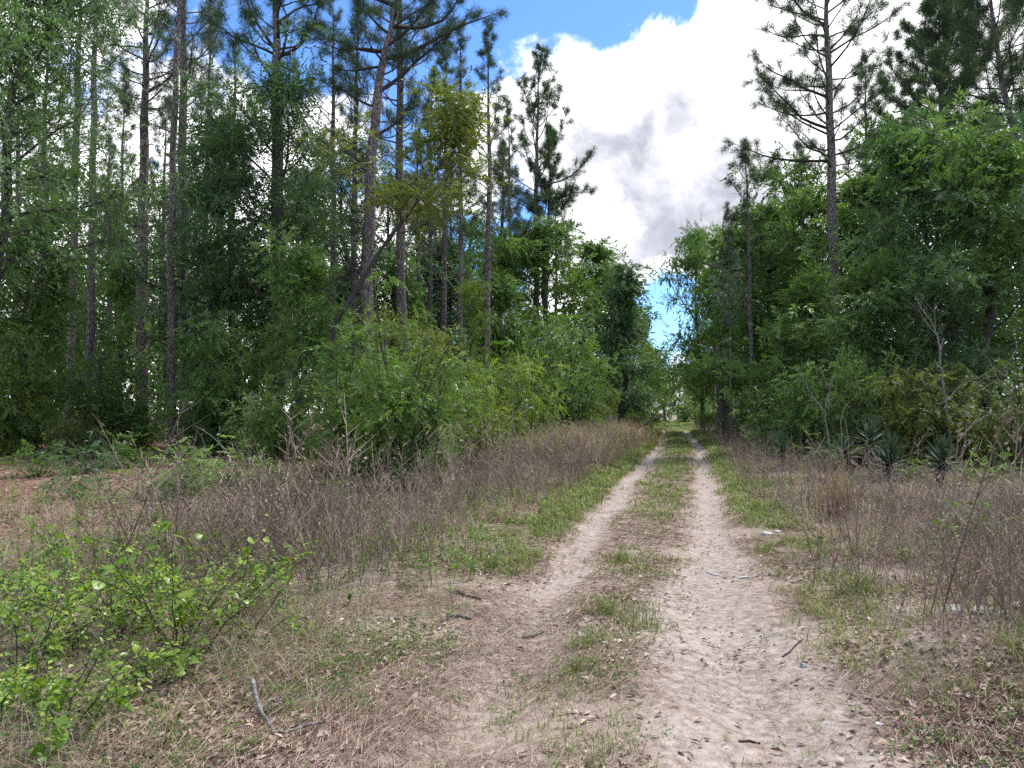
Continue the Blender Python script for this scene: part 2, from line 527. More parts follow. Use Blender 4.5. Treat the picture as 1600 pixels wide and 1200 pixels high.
def curve(p0, dirv, length, n, rng, wig=.08, lift=0.0):
    """a wandering limb: n points from p0 along dirv, bending up by lift"""
    pts = [np.array(p0, float)]; d = np.array(dirv, float); d /= np.linalg.norm(d)
    for i in range(n - 1):
        d = d + rng.normal(0, wig, 3) + np.array([0, 0, lift / n]); d /= np.linalg.norm(d)
        pts.append(pts[-1] + d * length / (n - 1))
    return np.array(pts)


def along(pts, t):
    t = np.clip(t, 0, 1) * (len(pts) - 1); i = min(int(t), len(pts) - 2)
    return pts[i] + (pts[i + 1] - pts[i]) * (t - i)


def foliage(b, rng, centers, rc, n, L, asp=.42, flat=.5, droop=.25, tight=1.0):
    """n leaves spread over clumps; every clump has its own tone"""
    centers = np.asarray(centers); k = len(centers)
    rc = np.broadcast_to(rc, (k,))
    w = rng.uniform(.4, 1.6, k) * rc ** 2; which = rng.choice(k, n, p=w / w.sum())
    # leaves sit alternately along short sprigs, so crowns read as sprays
    per = 11; m = max(1, n // per); sc = which[:m]
    off = rng.normal(0, 1, (m, 3)) * np.array([[1, 1, flat]]) * tight * .55
    sd = off * np.array([[1, 1, .5]]) + rng.normal(0, .6, (m, 3)); sd[:, 2] -= droop * .8; sd = unit(sd)
    tilt = rng.normal(0, .5, (k, 3)); tilt[:, 2] += 1.0
    sn = rng.normal(0, .45, (m, 3)) + tilt[sc]
    side = unit(np.cross(sd, sn)); ls = np.maximum(rc[sc] * rng.uniform(.5, 1.1, m), L * 2.2)
    tone_s = rng.uniform(.0, 1.0, k)[sc] * .5 + rng.uniform(0, 1, m) * .25
    s = np.repeat(np.arange(m), per); n = m * per; t = np.tile(np.linspace(.08, 1.0, per), m) + rng.normal(0, .03, n)
    sg = np.tile(np.where(np.arange(per) % 2, 1.0, -1.0), m) * rng.uniform(.5, 1.3, n) * (1.15 - t)
    p = centers[sc][s] + (off * rc[sc][:, None])[s] + sd[s] * (ls[s] * t)[:, None]
    p[:, 2] -= ls[s] * t * t * .18
    d = sd[s] * (.55 + .3 * t)[:, None] + side[s] * sg[:, None] + rng.normal(0, .16, (n, 3)); d[:, 2] -= droop * .35
    nrm = sn[s] + rng.normal(0, .35, (n, 3))
    sz = L * rng.uniform(.7, 1.25, n)
    leaves(b, p, d, nrm, sz, sz * asp * rng.uniform(.8, 1.2, n), tone_s[s] + rng.uniform(0, .25, n))


def broadleaf(seed, H, R, base, nleaf, L, r0=None, nlimb=18, profile='round', lean=(0, 0), asp=.42, flat=.38, droop=.1, path=None, rcf=.15, lift=.7, twigs=True):
    rng = np.random.default_rng(seed)
    bt, bl, bf = MB(), MB(), MB()
    r0 = r0 or H * .014
    if path is None:
        n = 9; z = np.linspace(0, H * .86, n); w = np.cumsum(rng.normal(0, H * .012, (n, 2)), 0); w[0] = 0
        path = np.stack([w[:, 0] + lean[0] * z / H, w[:, 1] + lean[1] * z / H, z - .15], -1)
    path = np.asarray(path, float)
    rad = r0 * (1.25 * (1 - np.linspace(0, 1, len(path))) ** .8 + .12); rad[0] *= 1.35
    tube(bt, path, rad, 9, .5, .05, rng)
    t0 = base / H; cents, rcs, boughs = [], [], []
    for i in range(nlimb):
        s = (i + rng.uniform(0, .9)) / nlimb
        t = min(t0 * .85 + (1 - t0 * .85) * s, .99)
        pr = {'round': math.sin(math.pi * min(.97, .18 + .8 * s)) ** .75, 'cone': (1.02 - s) ** .8 + .06, 'column': (1 - .2 * s - .6 * s ** 4) * (.7 + .3 * min(1, s * 6)), 'vase': .35 + .65 * math.sin(math.pi * min(.9, .1 + s * .75))}[profile]
        ln = R * pr * rng.choice([rng.uniform(.4, .8), rng.uniform(.8, 1.08), rng.uniform(1.05, 1.4)], p=[.35, .4, .25])
        az = i * 2.399 + rng.uniform(-.5, .5); el = math.radians(rng.uniform(5, 25) + 48 * s ** 1.3)
        p0 = along(path, t)
        lp = curve(p0, (math.cos(az) * math.cos(el), math.sin(az) * math.cos(el), math.sin(el)), ln, 6, rng, .14, lift * .5)
        rl = r0 * .38 * (1 - .55 * s)
        bb = MB(); boughs.append(bb); tw0, tw1 = [], []
        tube(bb, lp, np.linspace(rl, rl * .22, 6), 5, .5, 0, rng)
        for j in range(5):
            tt = .3 + .7 * (j + rng.uniform(0, 1)) / 5; q0 = along(lp, tt)
            dv = unit(lp[-1] - lp[0]) + rng.normal(0, .55, 3); dv[2] += .15
            sl = max(ln * .36, R * .14) * rng.uniform(.6, 1.2)
            sp = curve(q0, dv, sl, 4, rng, .16, .2)
            tw0 += list(sp[:-1]); tw1 += list(sp[1:])
            for tk in (.35, .7, 1.0):
                if rng.random() < .3: continue
                cents.append(along(sp, tk) + rng.normal(0, R * .035, 3)); rcs.append(R * rcf * rng.choice([.45, .8, 1.0, 1.5]) * rng.uniform(.8, 1.2))
        segs(bb, tw0, tw1, r0 * .1, r0 * .05, 3, .5)
    foliage(bf, rng, cents, np.array(rcs), nleaf, L, asp, flat, droop)
    return bt, bl, bf, boughs


def shrub(seed, H, R, nleaf, L, nstem=9, asp=.4, low=.12, rcf=.2, droop=.3, flat=.6, dome=True, r0=.02):
    rng = np.random.default_rng(seed)
    bs, bf = MB(), MB(); cents, rcs, t0, t1 = [], [], [], []
    for i in range(nstem):
        az = i * 2.399 + rng.uniform(-.4, .4); out = math.sqrt((i + .5) / nstem)
        top = H * (1 - .45 * out ** 2 if dome else 1) * rng.choice([rng.uniform(.45, .75), rng.uniform(.75, 1.0), rng.uniform(1.0, 1.2)], p=[.35, .4, .25])
        tip = np.array([math.cos(az) * R * .75 * out, math.sin(az) * R * .75 * out, top])
        foot = np.array([tip[0] * .12, tip[1] * .12, -.08])
        sp = curve(foot, tip - foot + np.array([0, 0, .2]), np.linalg.norm(tip - foot), 7, rng, .09, .1)
        tube(bs, sp, np.linspace(r0, r0 * .25, 7) * H / 3, 5, .5, 0, rng)
        for j in range(9):
            tt = low + (1 - low) * (j + rng.uniform(0, 1)) / 9; p = along(sp, tt)
            dv = rand_dirs(rng, 1)[0] * np.array([1, 1, .45]) + np.array([math.cos(az), math.sin(az), .2]) * .5
            q = p + unit(dv) * R * rng.uniform(.18, .45) * (1.1 - .5 * tt)
            q[2] = max(q[2], .06)
            t0.append(p); t1.append(q)
            for kf in (.6, 1.0):
                if rng.random() < .25: continue
                cents.append(p + (q - p) * kf); rcs.append(R * rcf * rng.choice([.45, .8, 1.0, 1.5]) * rng.uniform(.8, 1.2))
    segs(bs, t0, t1, r0 * .3 * H / 3, r0 * .12 * H / 3, 3)
    foliage(bf, rng, cents, np.array(rcs), nleaf, L, asp, flat, droop)
    v = bf.v[0].reshape(-1, 4, 3); lo = v[..., 2].min(1); v[..., 2] += np.maximum(0, .02 - lo)[:, None]
    return bs, bf


def tufts(b, rng, p, d, L, nn=24, W=.014):
    """starburst needle tufts at p pointing along d"""
    k = len(p)
    dd = np.repeat(unit(d), nn, 0) * .62 + rand_dirs(rng, k * nn); dd[:, 2] -= .12
    pp = np.repeat(p, nn, 0) + rng.normal(0, .06, (k * nn, 3))
    tone = np.repeat(rng.uniform(.1, .9, k), nn) * .6 + rng.uniform(0, .4, k * nn)
    spikes(b, pp, dd, np.repeat(L * rng.uniform(.75, 1.15, k), nn) * rng.uniform(.7, 1.1, k * nn), W, tone)


def pine(seed, H, r0, crown0=.55, nbr=40, blen=3.0, path=None, ntw=6, nn=26, L=.3, W=.014, dead=8, extra=(), prof=1.3, up=(0, 48), lift=.8, tuft_from=.3, tops=True):
    """crown0: share of the trunk that is bare; extra: (t, azimuth deg, elevation deg, length) named boughs"""
    rng = np.random.default_rng(seed)
    bt, bl, bf = MB(), MB(), MB()
    if path is None:
        n = 16; z = np.linspace(0, H, n); w = np.cumsum(rng.normal(0, H * .0022, (n, 2)), 0); w[0] = 0
        path = np.stack([w[:, 0], w[:, 1], z], -1)
    else:
        pz = np.array([q[1] for q in path]); px = np.array([q[0] for q in path]); z = np.linspace(0, H, 22)
        path = np.stack([np.interp(z, pz, px) + .03 * np.sin(z * 1.7), .02 * z * np.sin(seed) * .3, z], -1)
    path[0, 2] -= .3
    tt = np.linspace(0, 1, len(path))
    rad = r0 * np.where(tt < .6, 1 - .35 * tt / .6, .65 * (1 - (tt - .6) / .4) ** .8 + .02); rad[0] *= 1.25
    tube(bt, path, rad, 10, .5, .05, rng)
    P, D, t0, t1, ra, rb, boughs = [], [], [], [], [], [], []
    specs = []
    for i in range(nbr):
        s = (i + rng.uniform(0, .9)) / nbr
        ln = blen * (1.03 - s ** prof) * rng.uniform(.55, 1.12) * min(1, .6 + 2.0 * s)
        specs.append((crown0 + (1 - crown0) * s, i * 137.5 + rng.uniform(-30, 30), up[0] + (up[1] - up[0]) * s ** 1.2 + rng.uniform(-10, 14), ln, 1.0))
    specs += [(*e, 1.35) for e in extra]
    for t, az, el, ln, thick in specs:
        az, el = math.radians(az), math.radians(el)
        p0 = along(path, t); rb0 = max(.012, r0 * .22 * thick * (ln / blen) ** .7)
        lp = curve(p0, (math.cos(az) * math.cos(el), math.sin(az) * math.cos(el), math.sin(el)), ln, 7, rng, .13, lift)
        bb = MB(); boughs.append(bb)
        tube(bb, lp, np.linspace(rb0, .010, 7), 5, .4, 0, rng); s0 = len(t0)
        nt = max(3, int(ntw * (ln / blen) + 1) + (4 if thick > 1 else 0))
        for j in range(nt):
            a = tuft_from + (1 - tuft_from) * (j + rng.uniform(0, 1)) / nt
            q0 = along(lp, a); dv = unit(lp[-1] - lp[0]) * .8 + rng.normal(0, .5, 3); dv[2] += .3
            dv = unit(dv); sl = rng.uniform(.35, .95) * (1.15 - .55 * a) * min(1.0, .4 + ln / 3)
            m1 = q0 + dv * sl * .55; dv2 = unit(dv + rng.normal(0, .25, 3) + np.array([0, 0, .3])); m2 = m1 + dv2 * sl * .45
            t0 += [q0, m1]; t1 += [m1, m2]; ra += [.012, .009]; rb += [.009, .006]
            P += [m2, m1 + dv2 * sl * .2, q0 + dv * sl * .4]; D += [dv2, dv2, dv]
            if rng.random() < .6:
                dv3 = unit(dv + rng.normal(0, .7, 3)); m3 = m1 + dv3 * sl * .5
                t0.append(m1); t1.append(m3); ra.append(.009); rb.append(.006); P += [m3, (m1 + m3) / 2]; D += [dv3, dv3]
        P.append(lp[-1]); D.append(lp[-1] - lp[-2])
        segs(bb, t0[s0:], t1[s0:], np.array(ra[s0:]), np.array(rb[s0:]), 3, .4)
    if tops: P.append(path[-1]); D.append(np.array([0, 0, 1.0]))
    for i in range(dead):                                   # bare dead snags under the crown
        t = crown0 * rng.uniform(.55, 1.0); az = rng.uniform(0, 6.28)
        lp = curve(along(path, t), (math.cos(az), math.sin(az), rng.uniform(-.3, .35)), rng.uniform(.4, 1.5), 4, rng, .2, 0)
        bb = MB(); boughs.append(bb); tube(bb, lp, np.linspace(.028, .008, 4), 4, .3, 0, rng)
    tufts(bf, rng, np.array(P), np.array(D), L, nn, W)
    return bt, bl, bf, boughs


def tree_meshes(kind, bs, bark, leaf, split=False):
    bt, bl, bf, boughs = bs
    if not split:                               # small in the picture: boughs stay joined to their trunk
        for b in boughs: bt.merge(b)
    out = [("trunk", bt.mesh(kind + "_trunk", bark, True)), ("crown", bf.mesh(kind + "_crown", leaf))]
    if split:                                   # near trees: every bough a part of its own
        out += [("branch", b.mesh(kind + "_branch", M['limb'])) for b in boughs]
    return out


def shrub_meshes(kind, bs, leaf):
    return [("stems", bs[0].mesh(kind + "_stems", M['limb'])), ("foliage", bs[1].mesh(kind + "_foliage", leaf))]


# ------------------------------------------------------------------ prototypes shared by repeats
BROAD = dict(
    round=(10., tree_meshes("round_oak", broadleaf(11, 10, 3.3, 2.2, 24000, .155, nlimb=20, rcf=.135), M['oak_bark'], M['mid'])),
    tall=(12., tree_meshes("tall_oak", broadleaf(12, 12, 2.5, 2.8, 24000, .155, nlimb=24, profile='column', rcf=.15), M['oak_bark'], M['mid'])),
    cone=(10., tree_meshes("conical_tree", broadleaf(13, 10, 2.9, .8, 25000, .15, nlimb=28, profile='cone', lift=.3, rcf=.13), M['oak_bark'], M['dark'])),
    airy=(10., tree_meshes("airy_tree", broadleaf(14, 10, 2.9, 2.0, 14000, .14, nlimb=20, profile='column', rcf=.16), M['oak_bark'], M['light'])),
    wide=(9., tree_meshes("wide_oak", broadleaf(15, 9, 4.2, 1.6, 28000, .155, nlimb=22, rcf=.115), M['oak_bark'], M['mid'])),
    wall=(9., tree_meshes("low_branched_tree", broadleaf(16, 9, 3.1, .4, 30000, .15, nlimb=30, profile='column', rcf=.13), M['oak_bark'], M['mid'])),
)
BUSH = dict(
    dense=(3., shrub_meshes("dense_shrub", shrub(21, 3, 1.6, 18000, .095, 18, rcf=.15), M['mid'])),
    airy=(3., shrub_meshes("airy_shrub", shrub(22, 3, 1.5, 9500, .092, 14, low=.15, rcf=.17), M['light'])),
    tall=(3., shrub_meshes("upright_shrub", shrub(23, 3, 1.1, 11000, .09, 13, dome=False, rcf=.2), M['mid'])),
    loose=(3., shrub_meshes("loose_shrub", shrub(24, 3, 1.8, 11000, .095, 18, low=.15, flat=.4, rcf=.14), M['light'])),
)
PINES = dict(
    old=(22., tree_meshes("old_pine", pine(31, 22, .24, .56, 50, 3.2, ntw=8, nn=18, W=.017), M['pine_bark'], M['needle'])),
    slim=(20., tree_meshes("slim_pine", pine(32, 20, .15, .48, 44, 2.3, nn=17, ntw=7, W=.017), M['pine_bark'], M['needle'])),
    young=(14., tree_meshes("young_pine", pine(33, 14, .11, .3, 44, 2.1, nn=17, ntw=7, W=.017, up=(10, 55)), M['pine_bark'], M['needle'])),
    sparse=(21., tree_meshes("sparse_pine", pine(34, 21, .18, .55, 34, 2.7, dead=16, nn=17, ntw=7, W=.017), M['pine_bark'], M['needle'])),
)


def put_tree(proto, px, Y, H, label, leaf=None, name="broadleaf_tree", cat="tree", group=None, wide=1.0, rot=None, lib=BROAD):
    h0, parts = lib[proto]; s = H / h0
    mats = {}
    if leaf: mats = {"crown": M[leaf], "foliage": M[leaf]}
    rot = (px * 1.37 + Y * 2.1) % 6.28 if rot is None else rot
    return thing(name, parts, at(px, Y, .05), rot, (s * wide, s * wide, s), label, cat, group, mats)


BUSHLET = dict(   # knee-high growth with real-size leaves
    airy=(.8, shrub_meshes("airy_bushlet", shrub(25, .8, .5, 900, .075, 9, low=.3, rcf=.2, r0=.018, droop=-.1, asp=.36), M['light'])),
    loose=(.8, shrub_meshes("loose_bushlet", shrub(26, .8, .55, 1300, .06, 11, low=.2, rcf=.22, r0=.018, asp=.42), M['mid'])),
    tall=(.8, shrub_meshes("upright_bushlet", shrub(27, .8, .4, 900, .085, 10, low=.3, rcf=.22, dome=False, r0=.018, droop=-.3, asp=.32), M['light'])),
)

# ------------------------------------------------------------------ pines
def hero_pine(px, Y, H, label, seed, r0, path_px=None, name="pine_tree", group=None, **kw):
    """path_px: (photo column, photo row) pairs along the trunk"""
    base = at(px, Y, .05); path = None
    if path_px:
        path = [((qx - px) / FPX * Y, CAM_H + (HORIZON - qy) / FPX * Y - base[2]) for qx, qy in path_px]
        path.sort(key=lambda q: q[1])
    ms = tree_meshes("hero_pine", pine(seed, H, r0, path=path, **{**dict(nn=19, W=.014, ntw=9, L=.36), **kw}), M['pine_bark'], M['needle'], True)
    return thing(name, ms, base, 0.0, 1.0, label, "pine tree", group)


hero_pine(430, 30, 21, "thickest left-hand pine, rising behind the dark oak crown beside the blue gap", 101, .33, [(430, 700), (430, 300), (424, 0), (420, -120)], crown0=.66, nbr=34, blen=3.6, extra=[(.73, 10, 15, 3.4), (.74, 170, 50, 3.0)])
hero_pine(572, 28, 19, "crooked dark pine with long boughs reaching over the yellow-green oak", 102, .29, [(572, 700), (571, 480), (573, 400), (577, 250), (585, 150), (600, 60), (614, 0), (625, -90), (628, -250)], crown0=.72, nbr=26, blen=3.2,
          extra=[(.60, 0, 22, 2.2), (.66, 185, 8, 1.8), (.69, -5, 30, 3.6), (.755, 0, 12, 4.6), (.77, 178, -6, 2.8), (.82, 20, 10, 4.2), (.86, 190, 10, 3.2)], lift=.5)
hero_pine(838, 46, 23.2, "pine with tapered crown standing alone against the white cloud left of the track", 103, .21, [(838, 660), (838, 300), (843, 80), (845, 40)], crown0=.5, nbr=36, blen=3.7, nn=18, W=.02, ntw=9, prof=3.2, up=(12, 66), extra=[(.64, -5, 8, 4.6), (.6, 5, 2, 3.6), (.58, 180, 30, 3.4)], dead=14)
hero_pine(850, 48, 19, "thin twin pine stem just behind the lone tapered pine", 104, .16, None, crown0=.55, nbr=40, blen=2.8, W=.022, nn=19)
hero_pine(1300, 32, 22, "tall pine on the right whose open boughs cross the white cloud", 105, .25, [(1304, 680), (1305, 400), (1302, 200), (1298, 0), (1297, -120)], crown0=.5, nbr=54, blen=4.3, nn=18, prof=2.2, up=(8, 40), dead=4, extra=[(.66, 178, 22, 3.6), (.6, 185, 14, 4.2), (.8, 175, 25, 3.6), (.75, 5, 35, 2.6), (.54, 170, 6, 4.2)], lift=.6)
hero_pine(1172, 37, 14.4, "slender young pine with a narrow starry top beside the right verge", 106, .13, [(1175, 660), (1172, 400), (1168, 220)], crown0=.55, nbr=17, blen=1.7, nn=16, L=.42, W=.018, up=(20, 50), ntw=3, prof=2.4)
hero_pine(1360, 46, 22.5, "dense-crowned pine just behind the tall open pine on the right", 107, .2, None, crown0=.5, nbr=46, blen=3.4, nn=16)
hero_pine(1484, 40, 23.5, "broad dense pine crown filling the upper right corner, pale trunk showing beneath", 108, .24, None, crown0=.52, nbr=72, blen=5.0, nn=23, L=.4, W=.022, prof=2.4, ntw=14)
hero_pine(1590, 30, 20, "pine with a leaning pale stem at the right picture edge", 109, .2, [(1610, 660), (1600, 220), (1575, 100), (1560, -60), (1550, -200)], crown0=.56, nbr=70, blen=4.4, nn=22, L=.38, ntw=13)
hero_pine(137, 28, 20, "straight scaly pine trunk second from the left, behind glossy leaves at its foot", 110, .17, [(140, 700), (138, 90), (137, -200)], crown0=.8, nbr=26, blen=2.5, dead=14)
hero_pine(222, 33, 22, "thick straight pine left of the reddish slender one", 111, .27, [(224, 700), (219, 400), (221, 0), (221, -200)], crown0=.62, nbr=36, blen=3.3, dead=10)
hero_pine(268, 26, 21, "slender reddish pine rising bare from the brown litter to the frame top", 112, .145, [(270, 715), (264, 420), (267, 150), (272, 0), (274, -200)], crown0=.76, nbr=26, blen=2.4, dead=10)
for px, Y, H, kind, lab in (
        (104, 31, 21, 'sparse', "grey pine trunk just left of the straight scaly one"),
        (290, 31, 22, 'old', "grey pine behind and right of the slender reddish pine"),
        (632, 32, 22, 'old', "straight grey pine behind the yellow-green oak, right of the crooked pine"),
        (720, 32, 17.5, 'slim', "bare dark pine trunk left of the light green shrub, needles high above"),
        (757, 33, 18, 'sparse', "thin pine with curling dead twigs between dark trunk and lone pine"),
        (1142, 37, 11.5, 'slim', "very thin straight trunk left of the starry young pine")):
    put_tree(kind, px, Y, H, lab, name="pine_tree", cat="pine tree", lib=PINES)
far = [(22, 36, 20, "thin far pine nearest the left picture edge"), (55, 33, 19, "second thin far pine from the left picture edge"), (80, 75, 17, "distant pine just left of the grey trunk beside the scaly one"),
       (166, 44, 17, "short far pine just right of the straight scaly pine"), (186, 40, 19, "short far pine midway between the scaly pine and the thick straight one"), (246, 46, 20, "distant pine between the thick straight pine and the slender reddish one"),
       (318, 36, 21, "first far pine right of the slender reddish pine"), (366, 38, 20, "far pine glimpsed through the bluish tree left of the dark oak"), (498, 70, 18, "far pine glimpsed between the dark oak and the pale airy tree"),
       (525, 36, 21, "tall far pine behind the pale airy tree"), (552, 33, 20, "tall far pine just left of the crooked pine"), (657, 46, 18, "first of four thin far pines right of the straight grey pine"),
       (672, 40, 19, "second of four thin far pines right of the straight grey pine"), (688, 36, 19, "third of four thin far pines right of the straight grey pine"), (704, 48, 17, "last of four thin far pines, next to the bare dark trunk"),
       (780, 48, 18, "distant pine right beside the thin pine with curling dead twigs"), (797, 44, 19, "distant pine close left of the lone tapered pine"), (865, 52, 16, "distant pine behind the twin stem, right of the lone tapered pine")]
for i, (px, Y, H, lab) in enumerate(far):
    put_tree(('slim', 'sparse', 'young', 'old')[i % 4], px, Y, H, lab, name="pine_tree", cat="pine tree", group="pines deep in the left-hand wood", lib=PINES)
far = [(1115, 80, 17, "far pine left of the very thin straight trunk"), (1215, 60, 18, "far pine between the starry young pine and the tall open pine"), (1262, 52, 19, "far pine close left of the tall open pine"),
       (1410, 55, 20, "far pine between the dense-crowned pine and the upper right corner crown"), (1545, 48, 21, "far pine left of the leaning pale stem at the right edge"), (1090, 105, 15, "farthest small pine over the track's end on the right"),
       (1150, 90, 17, "small far pine between the very thin trunk and the starry young pine")]
for i, (px, Y, H, lab) in enumerate(far):
    put_tree(('young', 'slim', 'old')[i % 3], px, Y, H, lab, name="pine_tree", cat="pine tree", group="pines deep in the right-hand wood", lib=PINES)

# ------------------------------------------------------------------ broadleaf trees
ms = tree_meshes("laurel_oak", broadleaf(201, 15, 3.9, 4.6, 36000, .13, .2, 28, 'round', droop=.35, asp=.38, rcf=.15), M['oak_bark'], M['dark'], True)
thing("broadleaf_tree", ms, at(425, 26.5, .05), 0.6, (1, 1, 1), "big dark glossy oak crown hiding the thickest left-hand pine", "tree")
ms = tree_meshes("edge_oak", broadleaf(202, 15.5, 3.9, 6.2, 48000, .125, .17, 34, 'round', lean=(1.2, .5), droop=.3, asp=.38, rcf=.19), M['oak_bark'], M['dark'], True)
thing("broadleaf_tree", ms, at(-60, 20, .05), 0.0, (1, 1, 1), "dark leafy oak overhanging the upper left corner", "tree")
# yellow-green oak with a leaning, forking stem
bz = at(520, 22.0)[2]
oak_path = [((x - 520) / FPX * 22, .0 + .15 * i, CAM_H + (HORIZON - y) / FPX * 22 - bz) for i, (x, y) in enumerate([(505, 740), (510, 600), (518, 500), (545, 455), (572, 405), (602, 355), (632, 315), (655, 270), (680, 230), (705, 195), (715, 165)])]
ms = tree_meshes("yellow_oak", broadleaf(203, 10.8, 2.4, 6.3, 13000, .12, .06, 20, 'round', path=oak_path, asp=.5, rcf=.17), M['limb'], M['olive'], True)
thing("broadleaf_tree", ms, at(520, 22, .05), 0.0, 1.0, "slanting oak with yellow-olive leaves in front of the crooked pine", "tree")

for proto, px, Y, H, leaf, wide, lab in (
        ('tall', 335, 29, 14, 'blue', 1.0, "tall bluish-green tree right of the slender reddish pine"),
        ('airy', 522, 40, 17, 'blue', .85, "pale airy tree between the dark oak and the crooked pine"),
        ('wall', 40, 24, 7.6, 'mid', .9, "green low-branched tree under the oak in the upper left corner"),
        ('wall', 480, 23, 6.6, 'mid', .9, "mid-green low tree behind the broken stump, below the dark oak"),
        ('round', 400, 27, 7.6, 'dark', .85, "shadowy round tree between the two oaks and the stump"),
        ('wide', 180, 34, 8, 'light', .8, "light green tree in the sunny gap behind the thick straight pine"),
        ('wall', 620, 34, 8.2, 'mid', .85, "mid-green tree behind the big front bush, under the straight grey pine"),
        ('round', 690, 47, 12.5, 'blue', .7, "bluish round tree behind the bare dark pine trunk"),
        ('wall', 780, 36, 8.2, 'mid', 1.0, "broad green tree below the lone tapered pine"),
        ('round', 870, 44, 13.2, 'mid', 1.05, "rounded green tree right of the lone tapered pine's trunk"),
        ('tall', 925, 50, 14, 'mid', 1.0, "tall green tree behind the dark conical one left of the track"),
        ('cone', 955, 38, 9.8, 'blue', .95, "dark conical tree beside the tawny grass left of the track"),
        ('cone', 976, 52, 11.5, 'mid', .9, "green tree right behind the dark conical one"),
        ('wall', 1000, 66, 10, 'light', .62, "bright green tree on the left where the track narrows"),
        ('wall', 1016, 86, 9.2, 'light', .65, "farthest bright green tree on the left of the track"),
        ('round', 1098, 60, 17, 'mid', .55, "spreading tree leaning over the far track from the right"),
        ('airy', 1086, 84, 6.2, 'yellow', .85, "small bright yellow-green tree at the far right of the track end"),
        ('wall', 1128, 58, 8.5, 'mid', .8, "green tree behind the snag on the right verge"),
        ('tall', 1205, 42, 14.5, 'mid', 1.1, "tall green tree right of the starry young pine"),
        ('round', 1258, 38, 13.4, 'mid', .95, "green oak in front of the tall open pine's left side"),
        ('tall', 1350, 36, 13.8, 'light', 1.15, "lighter green tree hugging the right of the tall open pine"),
        ('wide', 1450, 27, 11.3, 'dark', .85, "wide dark oak right of the tall open pine"),
        ('wall', 1560, 24, 10.6, 'mid', 1.0, "dense green tree filling the right picture edge"),
        ('wall', 1260, 27, 6.6, 'mid', .95, "low dense tree behind the small yucca"),
        ('wall', 1365, 24, 6.4, 'mid', 1.0, "low dense tree behind the pale dead sapling on the right"),
        ('round', 1490, 22.5, 6.4, 'dark', 1.0, "shady low oak behind the forked dead sapling"),
        ('wall', 1190, 38, 6.8, 'light', .85, "light green low tree behind the right verge weeds"),
        ('wide', 1060, 118, 9, 'light', .9, "pale green tree closing the end of the track"),
        ('wall', 1092, 112, 9.5, 'mid', .8, "green tree closing the end of the track on the right"),
        ('tall', 1040, 130, 9.5, 'light', 1.0, "pale tree top peeping over the end of the track"),
        ('round', 560, 40, 9.5, 'dark', .9, "dark tree deep behind the crooked pine's foot"),
        ('round', 285, 38, 8.5, 'dark', .9, "dark tree deep behind the slender reddish pine's foot"),
        ('wall', 95, 36, 8.5, 'mid', .9, "green tree deep behind the straight scaly pine"),
        ('tall', 60, 44, 17.5, 'mid', 1.0, "tall leafy tree filling the gap left of the straight scaly pine"),
        ('tall', 178, 52, 18.5, 'mid', .9, "tall leafy tree in the gap between the scaly pine and the thick straight one"),
        ('airy', 246, 50, 18, 'mid', .85, "airy tree between the thick straight pine and the slender reddish one"),
        ('airy', 300, 44, 16, 'dark', .8, "airy dark tree just right of the slender reddish pine"),
        ('tall', 470, 48, 18.5, 'mid', .9, "tall green tree behind the dark oak's right side"),
        ('airy', 600, 46, 17, 'mid', .85, "airy green tree between the crooked pine and the straight grey pine"),
        ('tall', 668, 54, 17.5, 'blue', .8, "tall tree behind the yellow-olive oak's crown, right of the straight grey pine"),
        ('airy', 745, 54, 16.5, 'mid', .9, "airy tree among the thin pines left of the lone tapered pine"),
        ('round', 812, 52, 14, 'mid', .85, "round tree close left of the lone tapered pine's trunk"),
        ('wall', 960, 60, 13.5, 'mid', 1.0, "tall green tree peeping over the dark conical one"),
        ('tall', 1142, 54, 16, 'mid', 1.0, "tall dense tree behind the snag, right of the sky gap"),
        ('round', 1158, 52, 15, 'mid', .9, "full round tree behind the starry young pine"),
        ('tall', 1090, 84, 10.5, 'light', .9, "farther light green tree just right of the sky gap"),
        ('airy', 1232, 46, 18, 'mid', .9, "tall airy tree left of the tall open pine's bare trunk"),
        ('tall', 1400, 38, 17.5, 'mid', .9, "tall green tree between the dense-crowned pine and the corner crown"),
        ('round', 1530, 34, 15.5, 'mid', .9, "high rounded crown under the upper right corner pine"),
        ('airy', 740, 28, 6.6, 'yellow', .6, "thin yellow-green sapling tree behind the light shrub")):
    put_tree(proto, px, Y, H, lab, leaf, wide=wide)

